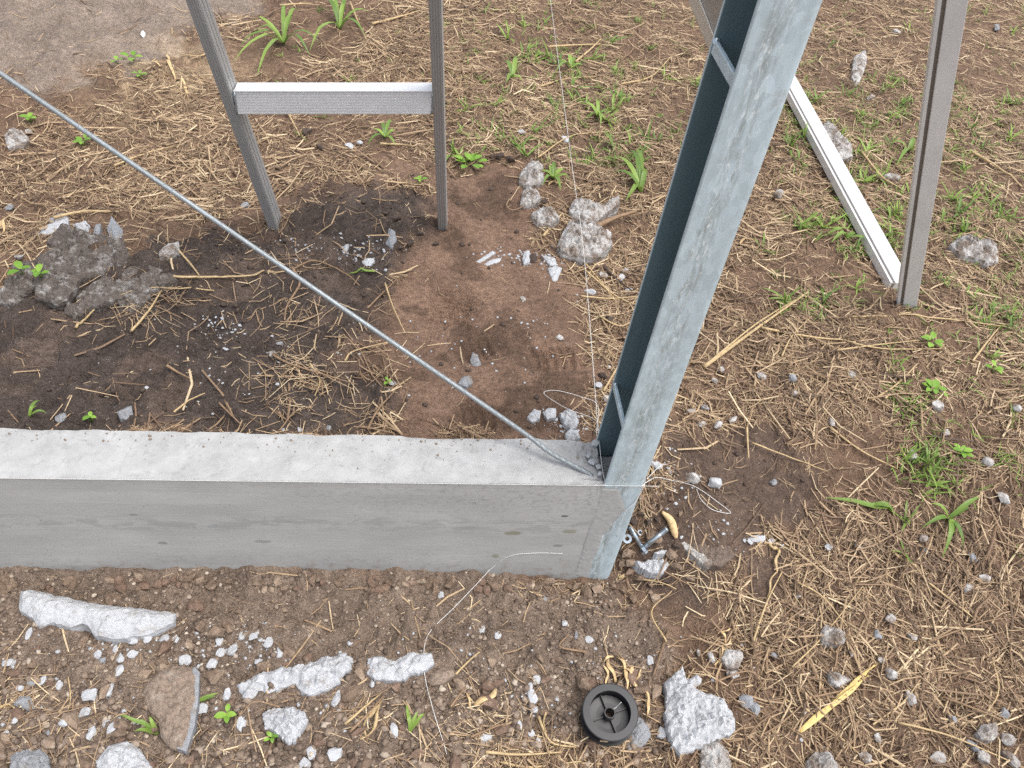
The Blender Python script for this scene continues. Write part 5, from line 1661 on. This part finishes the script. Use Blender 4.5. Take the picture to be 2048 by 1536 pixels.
def seedling(px, py, label, n, r_px, spread_px, dz=0.0):
    b = G(px, py, dz) + Vector((0, 0, dz))
    e = empty('seedling', b)
    tag(e, label, 'seedling')
    dep = (ROT.T @ (np.array(b) - CAM))[2]
    s = dep / FOC
    for i in range(n):
        a = 6.283 * i / n + random.uniform(-.3, .3)
        c = b + Vector((math.cos(a), math.sin(a), 0)) * spread_px * s * random.uniform(0.6, 1.15) + Vector((0, 0, 0.012 + random.uniform(0, 0.008)))
        g = Geo()
        L = r_px * s * random.uniform(0.8, 1.2)
        d = Vector((math.cos(a), math.sin(a), 0.15))
        pts = [c + d * (L * (t - 0.5) * 2) + Vector((0, 0, 0.002 * math.sin(3.14 * t))) for t in (0, 0.25, 0.5, 0.75, 1)]
        g.ribbon(pts, [L * 0.3, L * 1.05, L * 1.25, L * 0.95, L * 0.15], (-d.y, d.x, 0), 0.2)
        g.tube([b, b.lerp(c, 0.6) + Vector((0, 0, 0.003)), pts[0]], 0.0007, 4)
        g.obj('leaf', M_seed, e, True)


seedling(940, 332, 'bright seedling with rounded leaf pairs right of the ladder foot', 9, 10, 24)
seedling(838, 368, 'small seedling just left of the right ladder rail foot', 4, 6, 10)
seedling(45, 548, 'two leaved bright seedling at the left edge by the rubble', 3, 11, 15, 0.03)
seedling(82, 556, 'seedling on the dark caked rubble, right of its twin', 4, 10, 13, 0.035)
seedling(268, 122, 'yellow green seedling beside the grey mud', 4, 9, 18)
seedling(282, 157, 'tiny seedling below the one beside the mud', 4, 6, 10)
seedling(168, 292, 'seedling under the cable in the straw at left', 5, 8, 16)
seedling(62, 245, 'seedling near the left edge above the cable', 4, 8, 10)
seedling(235, 128, 'small leaf cluster on the border of the grey mud', 3, 6, 10)
seedling(455, 1437, 'bright three leaved seedling beside the triangular slab', 4, 10, 14)
seedling(545, 1482, 'small feathery seedling below the round white lump', 5, 7, 10)
seedling(185, 845, 'tiny seedling against the back edge of the wall', 3, 7, 8)
seedling(1920, 912, 'clover like seedling right of centre on the straw', 6, 9, 14)
seedling(1862, 785, 'leafy seedling below the ladder foot at the right', 7, 10, 18)
seedling(1860, 690, 'seedling with glossy round leaves under the right ladder foot', 6, 9, 16)
seedling(1985, 745, 'small seedling at the right edge in straw', 4, 8, 12)
seedling(775, 772, 'tiny green sprout beside the cable on the fill', 3, 5, 6)


# the remaining short grass, far too many blades to count, as one mat of real blades
g = Geo()
k = 0
while k < 900:
    px, py = random.uniform(850, 2070), random.uniform(-60, 1000)
    ok = (px < 1420 and py < 330) or (px > 1540 and py < 640) or px > 1780
    if not ok or random.random() > 0.25 + clump(px, py): continue
    p = G(px, py)
    for _ in range(random.randint(2, 6)):
        blade_geo(g, p + Vector((random.gauss(0, 0.008), random.gauss(0, 0.008), 0.002)), random.uniform(0, 6.28), random.uniform(0.018, 0.055), random.uniform(0.0025, 0.0048), random.uniform(0.05, 0.5), random.uniform(0.2, 1.1))
    k += 1
o = g.obj('short_grass', M_grass, None, True)
tag(o, 'short green grass sprouting through the straw', 'grass', kind='stuff')

# ------------------------------------------------------------------ left ladder (aluminium, feet in the fill)
lad = empty('step_ladder', (-0.48, 0.88, -0.08))
tag(lad, 'aluminium ladder with one ribbed tread in view standing in the dirt behind the wall', 'ladder')
KD = 1.205
fl = G(553, 452); fr = G(886, 448)
dfoot = (ROT.T @ (np.array(fl) - CAM))[2]
tl = Vector(atd(463, 195, dfoot / KD)); tr = Vector(atd(878, 195, dfoot / KD))
# use a common lean so both rails lie in one plane
dl = (tl - fl); dr = (tr - fr)
up_l = dl.normalized(); up_r = dr.normalized()
acr = ((tr - tl)).normalized()
nrm = acr.cross((up_l + up_r).normalized()).normalized()
if nrm.y > 0: nrm = -nrm
for (f, u, mir) in ((fl, up_l, 1), (fr, up_r, -1)):
    g = Geo()
    side = u.cross(nrm).normalized()
    p0, p1 = f - u * 0.03, f + u * 2.1
    wv, dv = 0.022, 0.052
    g.beam(p0, p1, side, wv, nrm, dv)
    for q in (-0.0075, -0.0025, 0.0025, 0.0075):
        g.beam(p0 + nrm * (dv / 2 + 0.0006) + side * q, p1 + nrm * (dv / 2 + 0.0006) + side * q, side, 0.0026, nrm, 0.0009)
    inn = side * (1 if (acr.dot(side) > 0) == (mir > 0) else -1)
    for q in (-0.016, 0.0, 0.016):
        g.beam(p0 + inn * (wv / 2 + 0.0005) + nrm * q, p1 + inn * (wv / 2 + 0.0005) + nrm * q, nrm, 0.013, side, 0.0008)
    g.obj('rail', M_alu_dull, lad, bevel=0.0006)
for k in range(5):
    h = dl.length + k * 0.40
    a = fl + up_l * h; b = fr + up_r * (h * dr.length / dl.length)
    d = (b - a).normalized()
    a2, b2 = a + d * 0.0115, b - d * 0.0115
    fwd = Vector((nrm.x, nrm.y, 0)).normalized()
    zv = Vector((0, 0, 1))
    g = Geo()
    off = fwd * 0.004
    g.beam(a2 + off, b2 + off, fwd, 0.040, zv, 0.050)
    for i in range(8):
        q = -0.0215 + i * 0.0061
        g.beam(a2 + off + fwd * 0.0205 + zv * q, b2 + off + fwd * 0.0205 + zv * q, zv, 0.0034, fwd, 0.0022)
    g.beam(a2 + off + fwd * 0.019 + zv * 0.0262, b2 + off + fwd * 0.019 + zv * 0.0262, fwd, 0.008, zv, 0.0024)
    g.obj('tread', M_alu, lad)
    for e_, sg in ((a2, 1), (b2, -1)):
        g = Geo()
        pw = [e_ + off + fwd * 0.022 + zv * (-0.024 + 0.048 * i / 6) + d * (sg * 0.0015) + Vector((random.uniform(-1, 1), 0, random.uniform(-1, 1))) * 0.0012 for i in range(7)]
        g.tube(pw, [random.uniform(0.0016, 0.0034) for _ in pw], 6)
        g.obj('weld', M_bolt, lad, smooth=True)

# ------------------------------------------------------------------ right ladder frame
rf = G(1818, 608)
rlad = empty('ladder_frame', rf)
tag(rlad, 'aluminium ladder frame with a bright bar on the ground, behind and right of the post', 'ladder')


def grooved(name, p0, p1, toward, w, dpt, flip, groove=True, mat=M_alu):
    g = Geo(); d = (p1 - p0).normalized()
    nv = (toward - d * toward.dot(d)).normalized()
    sv = d.cross(nv).normalized() * flip
    g.beam(p0, p1, sv, w, nv, dpt)
    o1 = g.obj(name, mat, rlad, bevel=0.001)
    g = Geo()
    a = sv * (-(w / 2 + 0.0030)) - nv * 0.002
    g.beam(p0 + a, p1 + a, sv, 0.0065, nv, dpt - 0.006)
    g2 = Geo()
    a2 = sv * (-(w / 2 + 0.0105)) - nv * 0.001
    g2.beam(p0 + a2, p1 + a2, sv, 0.0065, nv, dpt - 0.002)
    o2 = g.obj('groove', M_groove, None); o3 = g2.obj('edge_strip', mat, None)
    for o in (o2, o3):
        under(o, rlad)
    return d


cam_dir = Vector(CAM) - rf
top_r = Vector(atd(1912, 0, 1.45))
dleg = (top_r - rf).normalized()
grooved('leg', rf - dleg * 0.01, rf + dleg * 1.9, Vector((-0.35, -0.8, 0.35)), 0.034, 0.022, 1, mat=M_alu_mid)
lf = G(1492, 205)
top_l = Vector(atd(1418, 0, 2.15))
dll = (top_l - lf).normalized()
g = Geo()
sv = dll.cross(Vector((-0.3, -0.9, 0.2))).normalized(); nv = sv.cross(dll).normalized()
if nv.y > 0: nv = -nv
if sv.x < 0: sv = -sv
g.beam(lf + sv * -0.032, lf + dll * 1.9 + sv * -0.032, sv, 0.026, nv, 0.030)
g.obj('leg', M_alu, rlad, bevel=0.001)
g = Geo()
g.beam(lf + sv * 0.014 - nv * 0.008, lf + dll * 1.9 + sv * 0.014 - nv * 0.008, sv, 0.064, nv, 0.012)
g.obj('leg_flange', M_alu_dull, rlad)
bn = G(1797, 586) + Vector((0, 0, 0.02)); bf = G(1552, 130) + Vector((0, 0, 0.02))
grooved('bottom_bar', bn, bf, Vector((0.05, 0.1, 1)), 0.049, 0.026, 1, mat=M_alu)

# ------------------------------------------------------------------ steel cable slanting into the wall top
pe = Vector(onz(1178, 946, 0.0)); ps = Vector(atd(0, 146, 1.42)); pm = Vector(atd(1105, 908, 1.555)); pq = Vector(atd(1040, 860, 1.55))
ext = ps + (ps - pq).normalized() * 1.3
g = Geo()
mid = [ps.lerp(pq, t) for t in (0.25, 0.5, 0.75)]
c = curve_pts([ext, ps] + mid + [pq, pm, pe - Vector((0, 0, 0.002)), pe + (pe - pm) * 0.4 - Vector((0, 0, 0.02))], 8)
g.tube(c, 0.0043, 12)
# the lay of the strands as six thin wires wound round the core
tot = 0
import itertools
for s in range(6):
    pts = []; L0 = 0
    fine = []
    for i in range(len(c) - 1):
        nn = max(1, int((c[i + 1] - c[i]).length / 0.012))
        fine += [c[i].lerp(c[i + 1], q / nn) for q in range(nn)]
    fine.append(c[-1])
    acc = 0
    for i, p in enumerate(fine):
        d = (fine[min(i + 1, len(fine) - 1)] - fine[max(i - 1, 0)]).normalized()
        a = d.orthogonal().normalized() if i == 0 else (a - d * a.dot(d)).normalized()
        b = d.cross(a)
        if i: acc += (p - fine[i - 1]).length
        an = acc / 0.085 * 6.283 + s * math.pi / 3
        pts.append(p + (a * math.cos(an) + b * math.sin(an)) * 0.0034)
    g.tube(pts, 0.0014, 5)
o = g.obj('steel_cable', M_rod, None, True)
tag(o, 'straight grey steel cable slanting from upper left into the wall top by the post', 'cable')


# ------------------------------------------------------------------ strings and loose line
def line(pts, r, mat, name, label, cat, n=8):
    g = Geo(); g.tube(curve_pts(pts, n), r, 5)
    o = g.obj(name, mat, None, True)
    return tag(o, label, cat)


zs = 0.004
far = Vector(onz(1097, -30, 0.05))
line([Vector((0.0, -0.002, 0.001)), Vector(onz(1197, 866, 0.006)), Vector(onz(1167, 500, 0.02)), Vector(onz(1140, 300, 0.03)), far], 0.0006, M_string, 'string_line',
     'taut white string running from the post foot straight back over the stones', 'string')
line([Vector((-3.0, -0.0025, 0.0035)), Vector((-1.5, -0.002, 0.003)), Vector((-0.02, -0.002, 0.001)), Vector((0.03, -0.0012, 0.0)), Vector((PW - 0.008, -0.0008, 0.0)), Vector((PW + 0.0018, 0.012, 0.002)), Vector((PW + 0.003, 0.03, 0.008))],
     0.0005, M_string, 'edge_string', 'taut white string along the front top edge of the wall wrapped round the post', 'string', 10)
post_r = Vector((PW + 0.001, 0.006, 0.0))
line([post_r, Vector(onz(1312, 955, 0.0)), Vector(onz(1340, 960, -0.03)), G(1385, 985) + Vector((0, 0, 0.02)), G(1440, 1012) + Vector((0, 0, 0.006)), G(1460, 1028) + Vector((0, 0, 0.003)), G(1425, 1022) + Vector((0, 0, 0.004)),
      G(1400, 1005) + Vector((0, 0, 0.01)), G(1388, 990) + Vector((0, 0, 0.02))], 0.0006, M_line, 'string_tail', 'loose looped string tail on the bare soil right of the post', 'string')
line([post_r + Vector((0, 0, 0.012)), Vector(onz(1320, 932, 0.0)), Vector(onz(1333, 930, -0.02)), G(1340, 955) + Vector((0, 0, 0.01)), G(1338, 970) + Vector((0, 0, 0.004))], 0.0006, M_line, 'string_end', 'short curled string end beside the right of the post', 'string')
line([post_r + Vector((0, 0, -0.004)), Vector(ony(1270, 1005, -0.003)), Vector(ony(1250, 1025, -0.004)), Vector(ony(1232, 1075, -0.004))], 0.0007, M_line, 'string_strand', 'thin string strand slanting down the post face below the knot', 'string')
line([Vector((-0.002, 0.108, 0.012)), G(1185, 860) + Vector((0, 0, 0.03)), G(1130, 830) + Vector((0, 0, 0.02)), G(1092, 795) + Vector((0, 0, 0.005)), G(1090, 785) + Vector((0, 0, 0.003)), G(1115, 784) + Vector((0, 0, 0.004)),
      G(1160, 800) + Vector((0, 0, 0.01)), G(1190, 830) + Vector((0, 0, 0.03)), Vector((-0.004, 0.109, 0.02))], 0.0005, M_line, 'string_loop', 'thin loose string loop on the dirt behind the wall by the post', 'string')
wall_pt = lambda a, b: Vector(ony(a, b, -0.0015))
line([wall_pt(1125, 1107), wall_pt(1070, 1106), wall_pt(1020, 1112), wall_pt(985, 1135), G(950, 1175) + Vector((0, 0, 0.008)), G(905, 1220) + Vector((0, 0, 0.004)), G(860, 1265) + Vector((0, 0, 0.004)), G(847, 1310) + Vector((0, 0, 0.014)),
      G(850, 1360) + Vector((0, 0, 0.008)), G(868, 1430) + Vector((0, 0, 0.006)), G(890, 1500) + Vector((0, 0, 0.006)), G(905, 1560) + Vector((0, 0, 0.006))], 0.00055, M_line, 'loose_line', 'thin clear line curving down the wall face and over the soil in front', 'line')

# ------------------------------------------------------------------ black plastic spool
sp = G(1213, 1440)
dsp = (ROT.T @ (np.array(sp) - CAM))[2]
R0 = 56 * (dsp - 0.03) / FOC
HS = R0 * 0.72
spool = empty('plastic_spool', sp + Vector((0, 0, 0.012)))
to_cam = (Vector(CAM) - sp).normalized()
ax = (Vector((0, 0, 1)) * 0.62 + to_cam * 0.38).normalized()
spool.rotation_euler = ax.to_track_quat('Z', 'Y').to_euler()
tag(spool, 'empty black plastic line spool lying on its side rim below the wall', 'spool')


def sp_part(name, g, smooth=False, bevel=0.0):
    o = mesh_obj(name, g.v, g.f, M_black, spool, smooth)
    if bevel:
        md = o.modifiers.new('bevel', 'BEVEL'); md.width = bevel; md.segments = 2; md.limit_method = 'ANGLE'
    return o


th = 0.0028
g = Geo(); g.lathe([(R0 * 0.735, HS), (R0 * 0.97, HS), (R0, HS - 0.0008), (R0, HS - th), (R0 * 0.735, HS - th)], 64, True)
sp_part('upper_rim', g)
g = Geo(); g.lathe([(R0 * 0.735, 0), (R0 * 1.0, 0), (R0 * 1.0, th), (R0 * 0.735, th)], 64, True)
sp_part('lower_rim', g)
g = Geo(); g.lathe([(R0 * 0.735, HS - th * 0.4), (R0 * 0.775, HS - th), (R0 * 0.775, th), (R0 * 0.735, th), (R0 * 0.70, HS * 0.22)], 64)
sp_part('drum', g, True)
g = Geo(); g.lathe([(R0 * 0.72, HS * 0.24), (R0 * 0.45, HS * 0.22), (R0 * 0.20, HS * 0.22), (R0 * 0.20, HS * 0.12), (R0 * 0.74, HS * 0.12)], 64)
sp_part('floor_disc', g)
g = Geo(); g.lathe([(R0 * 0.205, HS * 0.12), (R0 * 0.205, HS * 0.80), (R0 * 0.195, HS * 0.82), (R0 * 0.165, HS * 0.82), (R0 * 0.16, HS * 0.80), (R0 * 0.16, 0.0)], 40)
sp_part('hub', g)
g = Geo(); g.lathe([(0.0001, -0.001), (R0 * 0.16, -0.001)], 24)
for k in range(4):
    a = math.radians(45 + 90 * k + 4)
    g = Geo()
    d = Vector((math.cos(a), math.sin(a), 0))
    g.beam(d * R0 * 0.2 + Vector((0, 0, HS * 0.33)), d * R0 * 0.735 + Vector((0, 0, HS * 0.33)), (0, 0, 1), HS * 0.24, (-d.y, d.x, 0), 0.0016)
    sp_part('rib', g)
g = Geo(); g.tube(curve_pts([(R0 * 0.02, R0 * 0.2, HS * 0.3), (R0 * 0.12, R0 * 0.38, HS * 0.45), (R0 * 0.2, R0 * 0.52, HS * 0.85)], 6), 0.0007, 5)
o = mesh_obj('line_end', g.v, g.f, M_line, spool, True)


# ------------------------------------------------------------------ bolts and washer by the post
def bolt(pa, pb, la, r, label):
    a, b = G(*pa) + Vector((0, 0, la[0])), G(*pb) + Vector((0, 0, la[1]))
    e = empty('bolt', a)
    tag(e, label, 'bolt', None)
    d = (b - a).normalized()
    g = Geo(); g.tube([a, a.lerp(b, 0.5), b], r, 14); g.obj('shank', M_bolt, e, True)
    g = Geo(); g.tube([a - d * 0.006, a + d * 0.0005], r * 1.75, 6); g.obj('hex_head', M_bolt, e)
    g = Geo()
    for i in range(9):
        q = b - d * (0.002 + i * 0.0017)
        g.tube([q - d * 0.0005, q + d * 0.0005], r * 1.12, 12)
    g.obj('thread', M_bolt, e)
    return e


bolt((1284, 1108), (1254, 1066), (0.014, 0.024), 0.0046, 'bright zinc bolt nearer the post, leaning left')
bolt((1284, 1106), (1327, 1074), (0.022, 0.030), 0.0056, 'thicker bright zinc bolt leaning right, crossing the thin one')
w = G(1252, 1084) + Vector((0, 0, 0.012))
g = Geo(); g.lathe([(0.0045, -0.0015), (0.0095, -0.0015), (0.0095, 0.0015), (0.0045, 0.0015)], 28, True)
o = mesh_obj('washer', g.v, g.f, M_bolt, None, False)
o.location = w
o.rotation_euler = (Vector(CAM) - w).normalized().to_track_quat('Z', 'Y').to_euler()
tag(o, 'small round steel washer standing against the post beside the bolts', 'washer')
w = G(1296, 1078) + Vector((0, 0, 0.008))
g = Geo(); g.lathe([(0.0034, -0.003), (0.0066, -0.003), (0.0066, 0.003), (0.0034, 0.003)], 6, True)
o = mesh_obj('nut', g.v, g.f, M_bolt, None, False)
o.location = G(1277, 1070) + Vector((0, 0, 0.008))
o.rotation_euler = (0.5, 0.2, 0.3)
tag(o, 'small steel nut on soil between the post and the clod', 'nut')
g = Geo(); g.tube([G(1236, 1158) + Vector((0, 0, 0.006)), G(1256, 1151) + Vector((0, 0, 0.007))], 0.0035, 10)
o = g.obj('twig_stub', M_stalk, None, True)
tag(o, 'short cut pale stalk on soil just below the post foot', 'stalk')
print('tris', sum(sum(len(p.vertices) - 2 for p in o.data.polygons) for o in scene.objects if o.type == 'MESH' and o.get('kind') in ('stuff', 'structure')))
print('clods', n_clod, 'tufts', n_t, 'straws', len(x))
